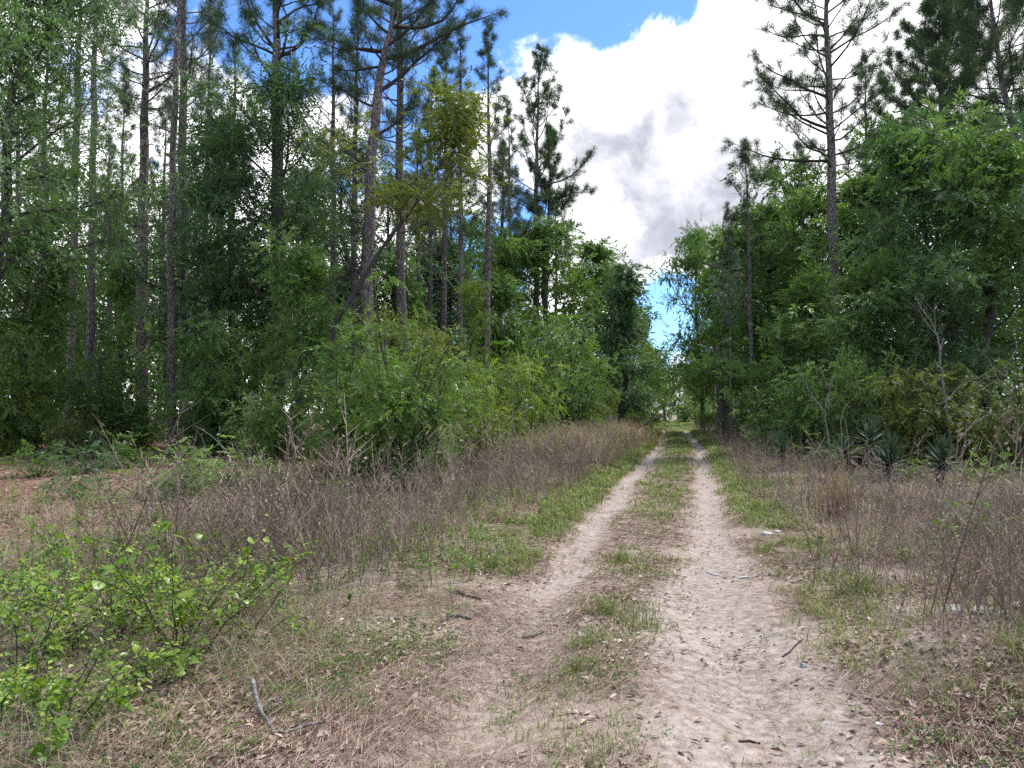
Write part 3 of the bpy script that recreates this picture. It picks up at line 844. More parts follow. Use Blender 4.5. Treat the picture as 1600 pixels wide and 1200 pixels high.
# ------------------------------------------------------------------ shrubs along the edges
ms = shrub_meshes("front_bush", shrub(301, 3.5, 1.25, 27000, .085, 26, low=.05, rcf=.135, droop=.45, r0=.022), M['light'])
thing("shrub", ms, at(635, 14.0, .05), 0.0, 1.0, "big drooping green bush at the front of the left-hand wood", "shrub")
for proto, px, Y, H, leaf, wide, lab in (
        ('tall', 552, 15.2, 3.1, 'mid', 1.0, "upright green bush touching the left side of the big front bush"),
        ('loose', 628, 17.2, 4.3, 'olive', .6, "vine-tangled yellowish top behind the big front bush"),
        ('airy', 455, 19, 3.3, 'light', .85, "light green bush right of the broken stump"),
        ('airy', 742, 18.5, 3.0, 'yellow', .75, "bright yellowish light green bush right of the big front bush"),
        ('loose', 815, 23, 3.7, 'yellow', .75, "yellow-green bush around a pale forked dead stem"),
        ('dense', 880, 28, 5.0, 'mid', .8, "rounded green bush behind the tawny grass"),
        ('loose', 925, 33, 3.2, 'olive', .7, "olive bush between the tawny grass and the dark conical tree"),
        ('dense', 985, 46, 3.4, 'light', .9, "light green bush by the far tawny grass left of the track"),
        ('dense', 18, 23, 3.3, 'yellow', .8, "yellow-green bush at the left picture edge"),
        ('dense', 345, 24, 4.6, 'mid', .85, "tall rounded bush right of the slender reddish pine"),
        ('dense', 165, 26, 3.6, 'mid', .9, "mid-green bush at the straight scaly pine's foot"),
        ('airy', 215, 28, 2.4, 'yellow', .9, "sunlit yellowish bush behind the slender reddish pine's foot"),
        ('loose', 700, 22, 3.2, 'mid', .8, "green bush behind the light green one, right of the big front bush"),
        ('loose', 405, 20, 1.6, 'light', .9, "small pale green bush at the broken stump's foot"),
        ('airy', 120, 21.5, 1.8, 'rust', 1.1, "brownish vine-hung bush at the straight scaly pine's foot"),
        ('dense', 1210, 30, 2.7, 'light', .9, "light bush behind the grey weeds on the right verge"),
        ('airy', 1160, 44, 3.0, 'blue', 1.1, "greyish-green bush around the starry young pine's foot"),
        ('dense', 1262, 23.5, 3.0, 'mid', .95, "green bush right above the small yucca"),
        ('loose', 1330, 20.5, 3.6, 'mid', .6, "viny green bush right behind the pale dead sapling"),
        ('loose', 1420, 19.5, 3.0, 'olive', .85, "olive-brown bush behind the two large yuccas"),
        ('dense', 1490, 19.5, 2.7, 'rust', .9, "rusty green bush right of the large yuccas"),
        ('airy', 1580, 17.5, 2.9, 'rust', 1.1, "brownish bush at the right picture edge"),
        ('dense', 1105, 68, 2.6, 'light', 1.0, "bright bush at the far right of the track"),
        ('tall', 1070, 98, 3.4, 'light', 1.2, "pale bush standing at the end of the track")):
    put_tree(proto, px, Y, H, lab, leaf, "shrub", "shrub", wide=wide, lib=BUSH)
low = [(60, 15.5, .8, 'mid', "low green bushlet on red litter at the left picture edge"), (140, 16.5, .9, 'blue', "low dark bushlet on the red litter below the scaly pine"), (205, 18, .8, 'mid', "low green bushlet left of the slender reddish pine's foot"),
       (120, 12.2, .6, 'blue', "small round green bushlet nearest us on the red litter"), (330, 13.2, .95, 'light', "bright green seedling clump in front of the slender reddish pine"), (285, 12.2, .85, 'light', "bright green seedling clump left of its brighter neighbour on the left verge"),
       (385, 13.8, .8, 'light', "bright seedling clump before the broken stump"), (445, 12.6, .7, 'yellow', "yellow-tipped seedling clump below the broken stump"), (520, 11.2, .5, 'light', "low seedling clump in dry grass left of the big front bush"),
       (880, 20.5, .75, 'light', "single green weed clump in the grey weeds left of the track"), (1290, 19, .9, 'mid', "low green bushlet between small yucca and pale dead sapling"), (1425, 15.8, .5, 'yellow', "yellowish bushlet between the two large yuccas"),
       (1540, 15.2, .7, 'light', "low light bushlet right of the large yuccas"), (1338, 15.4, .4, 'mid', "low bushlet left of the rounder large yucca"), (1505, 8.6, .5, 'light', "small bright herb in the grey weeds on the right"), (1570, 11.5, .5, 'mid', "small herb at the right edge among grey weeds")]
for i, (px, Y, H, leaf, lab) in enumerate(low):
    put_tree(('airy', 'loose', 'tall')[i % 3], px, Y, H, lab, leaf, "low_bush", "bush", wide=1.5, lib=BUSHLET)

# ------------------------------------------------------------------ forest mass deep behind (nobody could count it)
def understory(name, label, seed, spots, nleaf, L, leaf):
    rng = np.random.default_rng(seed); b = MB(); c, rc = [], []
    for px, Y, h, w in spots:
        g = at(px, Y)
        for i in range(int(14 * w)):
            z = rng.uniform(.05, 1) ** .8; a = rng.uniform(0, 6.28); rr = w * math.sqrt(rng.uniform(0, 1)) * (1.1 - .6 * z)
            c.append(g + np.array([math.cos(a) * rr, math.sin(a) * rr, .2 + h * z])); rc.append(rng.uniform(.35, .95))
    foliage(b, rng, np.array(c), np.array(rc), nleaf, L, .5, .55)
    v = b.v[0].reshape(-1, 4, 3); g = height(v[..., 0].mean(1), v[..., 1].mean(1)); lo = v[..., 2].min(1)
    v[..., 2] += np.maximum(0, g + .02 - lo)[:, None]
    tag(mesh_obj(name, b.mesh(name, M[leaf])), label, "undergrowth", kind="stuff")


R0 = np.random.default_rng(900)
understory("undergrowth", "dark green undergrowth deep inside the wood left of the track", 901,
           [(px, Y, R0.uniform(3.5, 6.0) * (1 + (Y - 33) / 60), R0.uniform(2.2, 3.6)) for Y in (33, 40, 48, 58, 72, 92, 118) for px in np.arange(-120, 860 + Y, 2100 / Y) + R0.uniform(-15, 15)], 70000, .26, 'mid')
understory("undergrowth", "dark green undergrowth deep inside the wood right of the track", 902,
           [(px, Y, R0.uniform(3.0, 5.0) * (1 + (Y - 27) / 70), R0.uniform(2.0, 3.2)) for Y in (27, 33, 41, 52, 68, 90) for px in np.arange(1290 - 2.0 * Y, 1780, 2000 / Y) + R0.uniform(-15, 15)], 48000, .24, 'mid')
understory("undergrowth", "distant green wood closing the view behind the track's end", 903,
           [(px, Y, R0.uniform(4, 7), R0.uniform(3, 4.5)) for Y in (128, 145) for px in np.arange(960, 1180, 24)], 16000, .38, 'mid')


# ------------------------------------------------------------------ scatter helpers
def log_y(rng, n, y0, y1):
    return y0 * (y1 / y0) ** rng.uniform(0, 1, n)


def ground_pts(x, y, up=0.0):
    return np.stack([x, y, height(x, y) + up], -1)


def px_w(y, real, k=.75):
    """keep thin things from vanishing below a pixel far off"""
    return np.maximum(real, k * y / 774.0)


# green grass on the verges, in the median and sparsely in the foreground
def build_grass():
    rng = np.random.default_rng(41); b = MB()
    n = 150000; y = log_y(rng, n, 2.9, 115); u = rng.uniform(-3.4, 3.4, n) * np.where(rng.random(n) < .75, 1, np.clip(9 / y + 1, 1, 3))
    x = xc(y) + u
    dens = grass_density(u, y) * sstep(.33, .58, fbm(x, y, .9, 61)) * (1 - .96 * sand_mask(x, y))
    keep = rng.random(n) < dens * .42; x, y, u = x[keep], y[keep], u[keep]; k = len(x)
    nb = 6; p = np.repeat(ground_pts(x, y, -.005), nb, 0); yy = np.repeat(y, nb)
    p[:, :2] += rng.normal(0, .028, (k * nb, 2)) * (1 + yy / 20)[:, None]
    d = rng.normal(0, .5, (k * nb, 3)); d[:, 2] = 1
    hgt = np.repeat(rng.uniform(.035, .1, k) * (1 + .8 * (np.abs(u) > 1.0)) * (1 + sstep(8, 30, y) * .9), nb) * rng.uniform(.5, 1.2, k * nb)
    blades(b, p, d, hgt, px_w(yy, .0045), rng.uniform(.2, .9, k * nb), np.repeat(rng.uniform(0, 1, k), nb) * .6 + rng.uniform(0, .4, k * nb))
    tag(mesh_obj("grass", b.mesh("grass", M['grass'])), "short green grass on the verges and between the ruts", "grass", kind="stuff")


build_grass()


# dry grass, tawny tufts among the verge weeds
def build_dry_grass():
    rng = np.random.default_rng(42); b = MB()
    n = 60000; y = log_y(rng, n, 3.2, 40); u = rng.uniform(-9, 8, n); x = xc(y) + u
    dens = (sstep(1.7, 2.4, u) + sstep(-1.5, -2.6, u)) * sstep(.4, .65, fbm(x, y, 1.4, 71)) * (1 - sstep(16, 34, y) * .5)
    keep = rng.random(n) < dens * .6; x, y = x[keep], y[keep]; k = len(x); nb = 7
    p = np.repeat(ground_pts(x, y, -.005), nb, 0); yy = np.repeat(y, nb)
    p[:, :2] += rng.normal(0, .05, (k * nb, 2))
    d = rng.normal(0, .75, (k * nb, 3)); d[:, 2] = .8
    blades(b, p, d, rng.uniform(.12, .38, k * nb), px_w(yy, .0035, .6), rng.uniform(.3, 1.3, k * nb), np.repeat(rng.uniform(0, 1, k), nb) * .5 + rng.uniform(0, .5, k * nb))
    tag(mesh_obj("dry_grass", b.mesh("dry_grass", M['drygrass'])), "pale dry grass matted among the verge weeds", "dry grass", kind="stuff")


build_dry_grass()


# tall tawny grass bank on the left
def tall_grass(name, label, seed, n, pos, h, mat, lean=.25, cat="tall grass", kind="stuff", nb=5):
    rng = np.random.default_rng(seed); b = MB()
    x, y = pos(rng, n); p = np.repeat(ground_pts(x, y, -.01), nb, 0); yy = np.repeat(y, nb); k = n * nb
    p[:, :2] += rng.normal(0, .05, (k, 2))
    d = rng.normal(0, lean, (k, 3)); d[:, 2] = 1
    blades(b, p, d, h * rng.uniform(.45, 1.1, k), px_w(yy, .005, .7), rng.uniform(.1, .7, k), np.repeat(rng.uniform(0, 1, n), nb) * .5 + rng.uniform(0, .5, k))
    o = mesh_obj(name, b.mesh(name, M[mat]))
    tag(o, label, cat, kind=kind)
    return o


def bank(rng, n):
    y = rng.uniform(21, 42, n); u = rng.normal(-3.3, .7, n)
    return xc(y) + u, y


tall_grass("tall_grass", "bank of tall tawny dead grass on the left verge", 51, 2600, bank, 1.35, 'drygrass')


def clump(px, Y, s):
    c = at(px, Y)
    return lambda rng, n: (c[0] + rng.normal(0, s, n), c[1] + rng.normal(0, s, n))


tall_grass("grass_clump", "rusty upright grass clump below the pale dead sapling on the right", 52, 42, clump(1305, 10.6, .11), .95, 'redgrass', .09, "grass clump", None, 4)
tall_grass("grass_clump", "small rusty grass clump at the right picture edge", 53, 50, clump(1585, 10.4, .15), .6, 'redgrass', .2, "grass clump", None, 4)
tall_grass("grass_clump", "rusty tangle of dead grass left of the big front bush", 54, 320, clump(520, 15.2, .7), .6, 'redgrass', .6, "grass clump", None, 4)
for i, (px, Y, s, h, lab) in enumerate(((1330, 6.6, .07, .32, "bright upright grass tuft at the right edge of the right rut"), (1185, 12.4, .12, .3, "bright round grass tuft on the right verge further up"),
                                        (945, 6.15, .05, .2, "upright grass tuft beside the white scrap between the ruts"), (910, 5.4, .06, .17, "grass tuft left of its twin between the ruts near us"),
                                        (1000, 5.75, .09, .2, "broad grass tuft right of centre between the ruts"), (905, 4.85, .07, .16, "dark grass tuft low in the middle between the ruts"),
                                        (965, 8.2, .08, .16, "grass tuft at the far edge of the bare patch"), (1595, 4.6, .08, .36, "green grass tuft at the lower right picture edge"))):
    o = tall_grass("grass_tuft", lab, 60 + i, 26, clump(px, Y, s), h, 'grass', .28, "grass tuft", "stuff", 4)


# grey-brown weed stalks with side twigs
def weed_protos(rng, k=10):
    out = []
    for i in range(k):
        b = MB(); sp = curve((0, 0, -.03), (rng.normal(0, .12), rng.normal(0, .12), 1), 1.0, 4, rng, .09)
        segs(b, sp[:-1], sp[1:], np.array([.0055, .0046, .0035]), np.array([.0046, .0035, .0022]), 3, rng.uniform(.2, .6))
        m = 12; a = rng.uniform(.2, 1, m); p = np.array([along(sp, t) for t in a])
        d = rand_dirs(rng, m) * np.array([[1, 1, .3]]) + np.array([[0, 0, .75]])
        spikes(b, p, d, rng.uniform(.1, .34, m) * (1.2 - .6 * a), .008, rng.uniform(.3, 1, m))
        m2 = 9; p2 = np.array([along(sp, t) for t in rng.uniform(.55, 1.05, m2)]) + rng.normal(0, .05, (m2, 3))
        leaves(b, p2, rand_dirs(rng, m2), rand_dirs(rng, m2), .035, .018, rng.uniform(.2, 1, m2))
        out.append((np.concatenate(b.v), b.f, np.concatenate(b.r)))
    return out


def weeds(name, label, seed, x, y, h, mat='weed'):
    rng = np.random.default_rng(seed); protos = weed_protos(rng); b = MB(); which = rng.integers(0, len(protos), len(x))
    g = ground_pts(x, y)
    for i, (v, f, r) in enumerate(protos):
        sel = np.where(which == i)[0]
        if not len(sel): continue
        a = rng.uniform(0, 6.28, len(sel)); s = h[sel] * rng.uniform(.6, 1.15, len(sel)); thick = np.maximum(1, y[sel] / 11.0)
        ca, sa = np.cos(a)[:, None], np.sin(a)[:, None]
        vx, vy, vz = v[None, :, 0] * s[:, None], v[None, :, 1] * s[:, None], v[None, :, 2] * s[:, None]
        lean = rng.normal(0, .26, (len(sel), 2))
        V = np.stack([vx * ca - vy * sa + lean[:, :1] * vz, vx * sa + vy * ca + lean[:, 1:] * vz, vz], -1) + g[sel][:, None]
        off = (np.arange(len(sel)) * len(v))[:, None, None]
        b.add(V.reshape(-1, 3), [(ff[None] + off).reshape(-1, ff.shape[1]) for ff in f], (r[None] * .55 + rng.uniform(0, .45, (len(sel), 1))).ravel())
    tag(mesh_obj(name, b.mesh(name, M[mat])), label, "weeds", kind="stuff")


def weed_field(seed, n, y0, y1, u0, u1, patch, h0, h1, fade=None, power=1.0):
    rng = np.random.default_rng(seed); y = log_y(rng, n, y0, y1); u = rng.uniform(u0, u1, n); x = xc(y) + u
    dens = sstep(patch, patch + .22, fbm(x, y, 1.5, seed)) * sstep(min(abs(u0), abs(u1)) - .01, min(abs(u0), abs(u1)) + 1.5 * (1.15 - sstep(6, 16, y)), np.abs(u))
    dens = dens * (1 - sstep(3.0, 4.6, np.abs(u)) * sstep(9, 13, y))
    keep = rng.random(n) < dens; x, y = x[keep], y[keep]
    return x, y, rng.uniform(h0, h1, len(x)) * (.1 + 1.4 * fbm(x, y, .9, seed + 5)) * rng.uniform(.55, 1.15, len(x))


weeds("dry_weeds", "grey leafless weed stalks lining the left verge", 81, *weed_field(82, 6600, 6.5, 62, -4.9, -1.6, .3, .55, 1.5))
weeds("dry_weeds", "grey-purple leafless weed stalks covering the right verge", 83, *weed_field(84, 11500, 4.8, 70, 1.4, 6.0, .28, .45, 1.15))
weeds("dry_weeds", "sparse dark weed stalks in the dry grass at left front", 85, *weed_field(86, 3000, 4.2, 14, -8.5, -1.4, .36, .25, .6))


# pine straw, fallen leaves and twigs on the ground
def build_straw():
    rng = np.random.default_rng(91); b = MB(); n = 230000
    y = log_y(rng, n, 2.7, 24); x = (rng.uniform(-80, 1680, n) - 800) / FPX * y; u = x - xc(y)
    keep = rng.random(n) < (1 - .86 * np.clip(sand_mask(x, y) * 1.3, 0, 1)) * sstep(.25, .6, fbm(x, y, .8, 93)) * np.where(np.abs(u) < 1.3, .85, 1)
    x, y = x[keep], y[keep]; k = len(x); a = rng.uniform(0, 6.28, k); L = rng.uniform(.08, .24, k)
    p0 = ground_pts(x, y, .004 + 0); p0[:, 2] += rng.exponential(.012, k)
    d = np.stack([np.cos(a), np.sin(a), np.clip(rng.normal(0, .1, k), -.05, .5)], -1)
    e = p0 + d * L[:, None]; e[:, 2] = np.maximum(e[:, 2], height(e[:, 0], e[:, 1]) + .003)
    spikes(b, p0, e - p0, L, px_w(y, .0032, .5), rng.uniform(0, 1, k))
    tag(mesh_obj("pine_straw", b.mesh("pine_straw", M['straw'])), "brown pine needles strewn over the ground", "pine straw", kind="stuff")
    b = MB(); n = 70000; y = log_y(rng, n, 2.8, 26); x = (rng.uniform(-80, 1680, n) - 800) / FPX * y; u = x - xc(y)
    keep = rng.random(n) < (1 - .8 * np.clip(sand_mask(x, y) * 1.2, 0, 1)) * sstep(.35, .62, fbm(x, y, 1.1, 95)) * np.where(np.abs(u) < 1.4, .7, 1)
    x, y = x[keep], y[keep]; k = len(x); a = rng.uniform(0, 6.28, k)
    d = np.stack([np.cos(a), np.sin(a), rng.normal(.1, .25, k)], -1); nr = rng.normal(0, .35, (k, 3)); nr[:, 2] += 1
    L = rng.uniform(.025, .07, k) * (1 + sstep(9, 26, y) * .5)
    leaves(b, ground_pts(x, y, .008) + np.array([[0, 0, .004]]), d, nr, L, L * rng.uniform(.35, .55, k), rng.uniform(0, 1, k), .25)
    tag(mesh_obj("leaf_litter", b.mesh("leaf_litter", M['litter'])), "dead brown leaves scattered over the ground", "leaf litter", kind="stuff")
    b = MB(); n = 26000; y = log_y(rng, n, 2.9, 20); x = (rng.uniform(-80, 1680, n) - 800) / FPX * y; u = x - xc(y)
    keep = rng.random(n) < (1 - .95 * np.clip(sand_mask(x, y) * 1.4, 0, 1)) * sstep(.45, .66, fbm(x, y, 1.2, 97)) * np.where(u < -1.4, .5, .3)
    x, y = x[keep], y[keep]; k = len(x); nb = 7
    p = np.repeat(ground_pts(x, y, 0), nb, 0); hh = np.repeat(rng.uniform(.01, .09, k) * (1 + .9 * (x < xc(y) - 2)), nb) * rng.uniform(.3, 1.2, k * nb)
    p[:, :2] += rng.normal(0, .028, (k * nb, 2)); p[:, 2] += hh
    d = rng.normal(0, 1, (k * nb, 3)); d[:, 2] *= .4; nr = rng.normal(0, .4, (k * nb, 3)); nr[:, 2] += 1
    L = rng.uniform(.014, .034, k * nb) * (1 + np.repeat(sstep(7, 20, y), nb))
    leaves(b, p, d, nr, L, L * .5, np.repeat(rng.uniform(0, 1, k), nb) * .6 + rng.uniform(0, .4, k * nb))
    tag(mesh_obj("ground_cover", b.mesh("ground_cover", M['herb'])), "tiny green herbs creeping through the litter", "ground cover", kind="stuff")


build_straw()


def sprouts(name, label, seed, n, y0, y1, u0, u1, patch, h0, h1, mat):
    """leafy seedlings: a thin stem with a dozen leaves each"""
    rng = np.random.default_rng(seed); b = MB(); y = log_y(rng, n, y0, y1); u = rng.uniform(u0, u1, n); x = xc(y) + u
    keep = rng.random(n) < sstep(patch, patch + .2, fbm(x, y, 1.6, seed)); x, y = x[keep], y[keep]; k = len(x); m = 14
    g = ground_pts(x, y, -.01); h = rng.uniform(h0, h1, k); top = g + np.stack([rng.normal(0, .2, k) * h, rng.normal(0, .2, k) * h, h], -1)
    segs(b, g, top, .0035, .0018, 3, 0.0)
    t = rng.uniform(.3, 1.08, (k, m, 1)); p = (g[:, None] * (1 - t) + top[:, None] * t).reshape(-1, 3) + rng.normal(0, .008, (k * m, 3))
    d = rng.normal(0, 1, (k * m, 3)); d[:, 2] = d[:, 2] * .4 + .35; nr = rng.normal(0, .4, (k * m, 3)); nr[:, 2] += 1
    L = rng.uniform(.03, .07, k * m); leaves(b, p, d, nr, L, L * .42, np.repeat(rng.uniform(0, 1, k), m) * .6 + rng.uniform(0, .4, k * m))
    tag(mesh_obj(name, b.mesh(name, M[mat])), label, "sprouts", kind="stuff")


sprouts("sprouts", "leafy green sprouts scattered through the dry grass left of the track", 111, 2600, 4.0, 15, -10, -1.4, .40, .1, .4, 'light')
sprouts("sprouts", "leafy green sprouts scattered through the right verge weeds", 112, 1300, 5.0, 17, 1.7, 8, .42, .1, .35, 'herb')


# ------------------------------------------------------------------ yuccas: every blade a part
def blade_mesh():
    b = MB(); t = np.array([0, .25, .6, 1.0]); w = np.array([.6, 1.0, .8, .04]) * .021
    z = -.06 * t ** 2
    v = np.stack([np.stack([-w, t, z + .006], -1), np.stack([0 * w, t, z - .006], -1), np.stack([w, t, z + .006], -1)], 1)
    f = []
    for i in range(3):
        for j in range(2): f.append([i * 3 + j, i * 3 + j + 1, (i + 1) * 3 + j + 1, (i + 1) * 3 + j])
    b.add(v.reshape(-1, 3), np.array(f), .5)
    return b.mesh("yucca_leaf", M['yucca'], True)


YLEAF = blade_mesh()


def yucca(px, Y, H, R, n, label, seed, lo=.1):
    rng = np.random.default_rng(seed); root = thing("yucca", [], at(px, Y, .02), rng.uniform(0, 6), 1.0, label, "yucca"); root.rotation_euler = (rng.normal(0, .12), rng.normal(0, .12), rng.uniform(0, 6))
    b = MB(); tube(b, [(0, 0, -.1), (.01, 0, H * .35), (0, .01, H * .72)], [.07, .065, .03], 8, .4, .12, rng)
    mesh_obj("trunk", b.mesh("yucca_trunk", M['limb'], True), root)
    for i in range(n):
        s = (i + .5) / n; az = i * 2.399 + rng.normal(0, .1); el = math.radians(-35 + 120 * s ** .8 + rng.normal(0, 7))
        o = mesh_obj("leaf", YLEAF, root, M['straw'] if s < .1 + .1 * rng.random() else None)
        o.location = (0, 0, H * (lo + (.72 - lo) * s))
        L = R * rng.uniform(.85, 1.1) * (1 - .12 * abs(s - .5))
        o.rotation_euler = (min(el, 1.5), 0, az); o.scale = (1.35, L, 1)


yucca(1385, 15.4, .95, .5, 120, "roundest large yucca in front of the right-hand bushes", 401, .18)
yucca(1465, 14.8, 1.0, .45, 90, "large yucca on a dark trunk right of the roundest one", 402, .42)
yucca(1225, 19.5, .88, .5, 70, "small dark yucca on the right verge beside the grey weeds", 403, .35)
yucca(1360, 17.0, 1.35, .5, 60, "half-hidden yucca just behind the roundest one", 404, .5)
yucca(1330, 17.6, 1.0, .45, 50, "shaded yucca between the pale sapling and the roundest yucca", 405, .4)


# ------------------------------------------------------------------ dead saplings, snags, sticks
def to_world(px, py, Y, dy=0.0):
    return np.array([(px - 800) / FPX * Y, Y + dy, CAM_H + (HORIZON - py) / FPX * Y])


def dead_wood(name, label, cat, Y, lines, mat='pale', sides=6, seed=1, twigs=0, tl=.3):
    """lines: (photo points, start radius, end radius, depth drift); stems rooted in the soil"""
    rng = np.random.default_rng(seed)
    root_p = to_world(*lines[0][0][0], Y); root_p[2] = float(height(root_p[0], Y)) - .02
    root = thing(name, [], root_p, 0, 1.0, label, cat)
    for i, (pts, r0, r1, drift) in enumerate(lines):
        w = np.array([to_world(x, y, Y, drift * j) for j, (x, y) in enumerate(pts)]) - root_p
        if i == 0: w[0] = (0, 0, -.05)
        n = 5 * (len(w) - 1) + 1; tt = np.linspace(0, len(w) - 1, n)
        w = np.stack([np.interp(tt, np.arange(len(w)), w[:, c]) for c in range(3)], -1)
        w[1:-1] += rng.normal(0, min(r0 * .35, .012), (n - 2, 3))
        k = .62 if r0 < .06 else 1.0; b = MB(); tube(b, w, np.linspace(r0, r1, n) * k, sides, .5, .08, rng)
        if twigs:
            p = np.array([along(w, t) for t in rng.uniform(.4, 1, twigs)]); d = unit(w[-1] - w[0]) * .8 + rng.normal(0, .6, (twigs, 3))
            segs(b, p, p + unit(d) * tl * rng.uniform(.4, 1.1, (twigs, 1)), r1 * .7, r1 * .3, 3, .6)
        mesh_obj("stem" if i == 0 else "branch", b.mesh(name + "_wood", M[mat], True), root)
    return root


dead_wood("dead_sapling", "pale lichened dead sapling with forked top behind the rusty grass clump", "dead tree", 18.6, [
    ([(1296, 742), (1295, 690), (1291, 650), (1284, 635), (1266, 610), (1264, 595)], .045, .015, .03), ([(1288, 645), (1296, 610), (1280, 580), (1288, 560)], .02, .008, -.05), ([(1294, 640), (1300, 600), (1308, 580)], .015, .006, .06)], 'pale', 7, 1, 3)
dead_wood("dead_sapling", "dead sapling with a pale fan of twigs before the dark oak limb", "dead tree", 18.2, [
    ([(1486, 735), (1484, 690), (1479, 640), (1473, 590), (1470, 545), (1466, 520)], .05, .03, .0), ([(1466, 525), (1458, 500), (1445, 480), (1437, 460)], .028, .008, .04),
    ([(1466, 525), (1455, 515), (1440, 495), (1425, 478)], .018, .006, -.06), ([(1464, 515), (1466, 490), (1472, 470)], .015, .005, .1), ([(1480, 625), (1472, 610), (1455, 603), (1435, 598)], .028, .008, -.05), ([(1480, 625), (1500, 605), (1525, 592), (1555, 580)], .022, .006, .05)], 'pale', 6, 2, 4, .5)
dead_wood("fallen_branch", "arching pale dead branch right of the large yuccas", "branch", 16.6, [
    ([(1496, 694), (1508, 675), (1525, 660), (1548, 648), (1566, 647), (1572, 660)], .028, .012, .02), ([(1510, 673), (1508, 655), (1507, 648)], .014, .008, .0)], 'pale', 6, 3, 2)
dead_wood("dead_sapling", "grey crooked dead branches hanging at the right picture edge", "dead tree", 17.0, [
    ([(1590, 730), (1592, 690), (1585, 640), (1575, 600), (1570, 570)], .03, .015, .0), ([(1580, 620), (1560, 590), (1548, 560), (1535, 545)], .018, .006, .03), ([(1572, 575), (1590, 545), (1585, 520), (1575, 505)], .016, .006, -.03), ([(1560, 588), (1545, 588), (1530, 600)], .012, .005, .05)], 'pale', 6, 4, 4, .4)
dead_wood("dead_vine", "two tall tawny upright vines beside the pale dead sapling", "vine", 17.2, [
    ([(1319, 742), (1315, 700), (1313, 660), (1318, 640), (1326, 630)], .014, .008, .0), ([(1324, 735), (1326, 690), (1322, 655), (1316, 648)], .012, .008, .03)], 'drygrass', 5, 5, 0)
dead_wood("dead_branch", "long curved pale stem arching over the grey weeds at right", "branch", 8.4, [([(1415, 872), (1450, 862), (1480, 868), (1520, 890), (1560, 918), (1590, 960)], .006, .012, .03)], 'twig', 5, 6)
dead_wood("dead_branch", "pale bent stem leaning in the weeds below the large yuccas", "branch", 11.2, [([(1415, 818), (1425, 795), (1440, 782), (1480, 778), (1530, 780), (1548, 765)], .013, .006, .05)], 'twig', 5, 7)
dead_wood("dead_branch", "pale bent stem rising to the right picture edge in the weeds", "branch", 10.6, [([(1515, 828), (1540, 810), (1565, 790), (1590, 785), (1615, 795)], .014, .008, .05)], 'pale', 5, 8)
dead_wood("dead_branch", "short white stick standing upright in the weeds at far right", "branch", 8.0, [([(1574, 900), (1571, 868), (1566, 838)], .014, .01, .0), ([(1566, 840), (1580, 834)], .009, .005, .0)], 'pale', 5, 9)
dead_wood("dead_branch", "thin white stick upright at the lower right picture edge", "branch", 4.9, [([(1585, 1090), (1588, 1050), (1594, 1015), (1604, 985)], .012, .006, .0)], 'pale', 5, 10)
dead_wood("dead_branch", "pale forked dead stem inside the yellow-green bush", "branch", 21.0, [([(818, 720), (822, 650), (818, 625), (802, 600), (785, 580)], .03, .01, .0), ([(820, 640), (838, 615), (850, 590), (852, 575)], .02, .008, -.04)], 'pale', 6, 11, 2)
dead_wood("dead_branch", "long pale leaning stem with one side branch below the broken stump", "branch", 10.6, [([(528, 888), (520, 850), (505, 800), (490, 755), (470, 718), (450, 690)], .016, .005, .04), ([(498, 780), (478, 772), (455, 762)], .008, .003, -.05)], 'twig', 5, 12, 3, .15)
dead_wood("dead_branch", "pale Y-shaped twig standing in front of the slender pine and stump", "branch", 13.2, [([(362, 788), (363, 750), (365, 728), (350, 702), (325, 680), (300, 665)], .014, .004, .03), ([(365, 728), (369, 710), (362, 690)], .008, .004, .0), ([(350, 702), (342, 685), (348, 665)], .007, .003, -.04)], 'twig', 5, 13, 3, .2)
dead_wood("dead_branch", "pale splayed twig arching over the litter left of the seedlings", "branch", 10.4, [([(198, 850), (200, 790), (218, 752), (238, 730), (258, 700)], .009, .004, .03), ([(218, 750), (232, 780), (250, 800), (258, 850)], .008, .004, -.05), ([(218, 750), (217, 790)], .006, .003, .0)], 'twig', 5, 14, 2, .2)
dead_wood("dead_branch", "thin pale stem bowed over the brown litter at left", "branch", 6.6, [([(300, 1010), (310, 960), (345, 925), (400, 880), (470, 860), (540, 858)], .007, .003, .05)], 'twig', 5, 15)
dead_wood("dead_branch", "dark arching stem over the dry grass left of centre", "branch", 7.4, [([(440, 900), (395, 862), (340, 848), (270, 850)], .007, .003, .04)], 'limb', 5, 16)
dead_wood("dead_branch", "thin dark upright stalk left of the leaning pale stem", "branch", 7.2, [([(412, 905), (409, 860), (405, 800), (402, 785)], .008, .004, .0)], 'limb', 5, 17, 2, .1)
dead_wood("broken_stump", "broken grey-brown stump post standing in front of the shadowy trees", "stump", 22.0, [([(395, 742), (393, 690), (393, 640), (394, 614)], .12, .10, .0)], 'pine_bark', 9, 18)
dead_wood("broken_stump", "short broken dark trunk between the two straight left-hand pines", "stump", 27.0, [([(152, 720), (154, 640), (155, 590), (157, 550)], .13, .11, .0)], 'pine_bark', 9, 19)
dead_wood("snag", "broken-topped grey snag beside the far right verge", "dead tree", 39.0, [([(1125, 680), (1125, 620), (1124, 580), (1123, 542)], .2, .16, .0)], 'pine_bark', 9, 20)
dead_wood("oak_limb", "thick dark fallen oak limb lodged in the leaves above the dead sapling", "branch", 24.0, [([(1492, 720), (1494, 600), (1490, 470), (1484, 452), (1455, 458), (1425, 468)], .13, .08, .0)], 'limb', 8, 21)


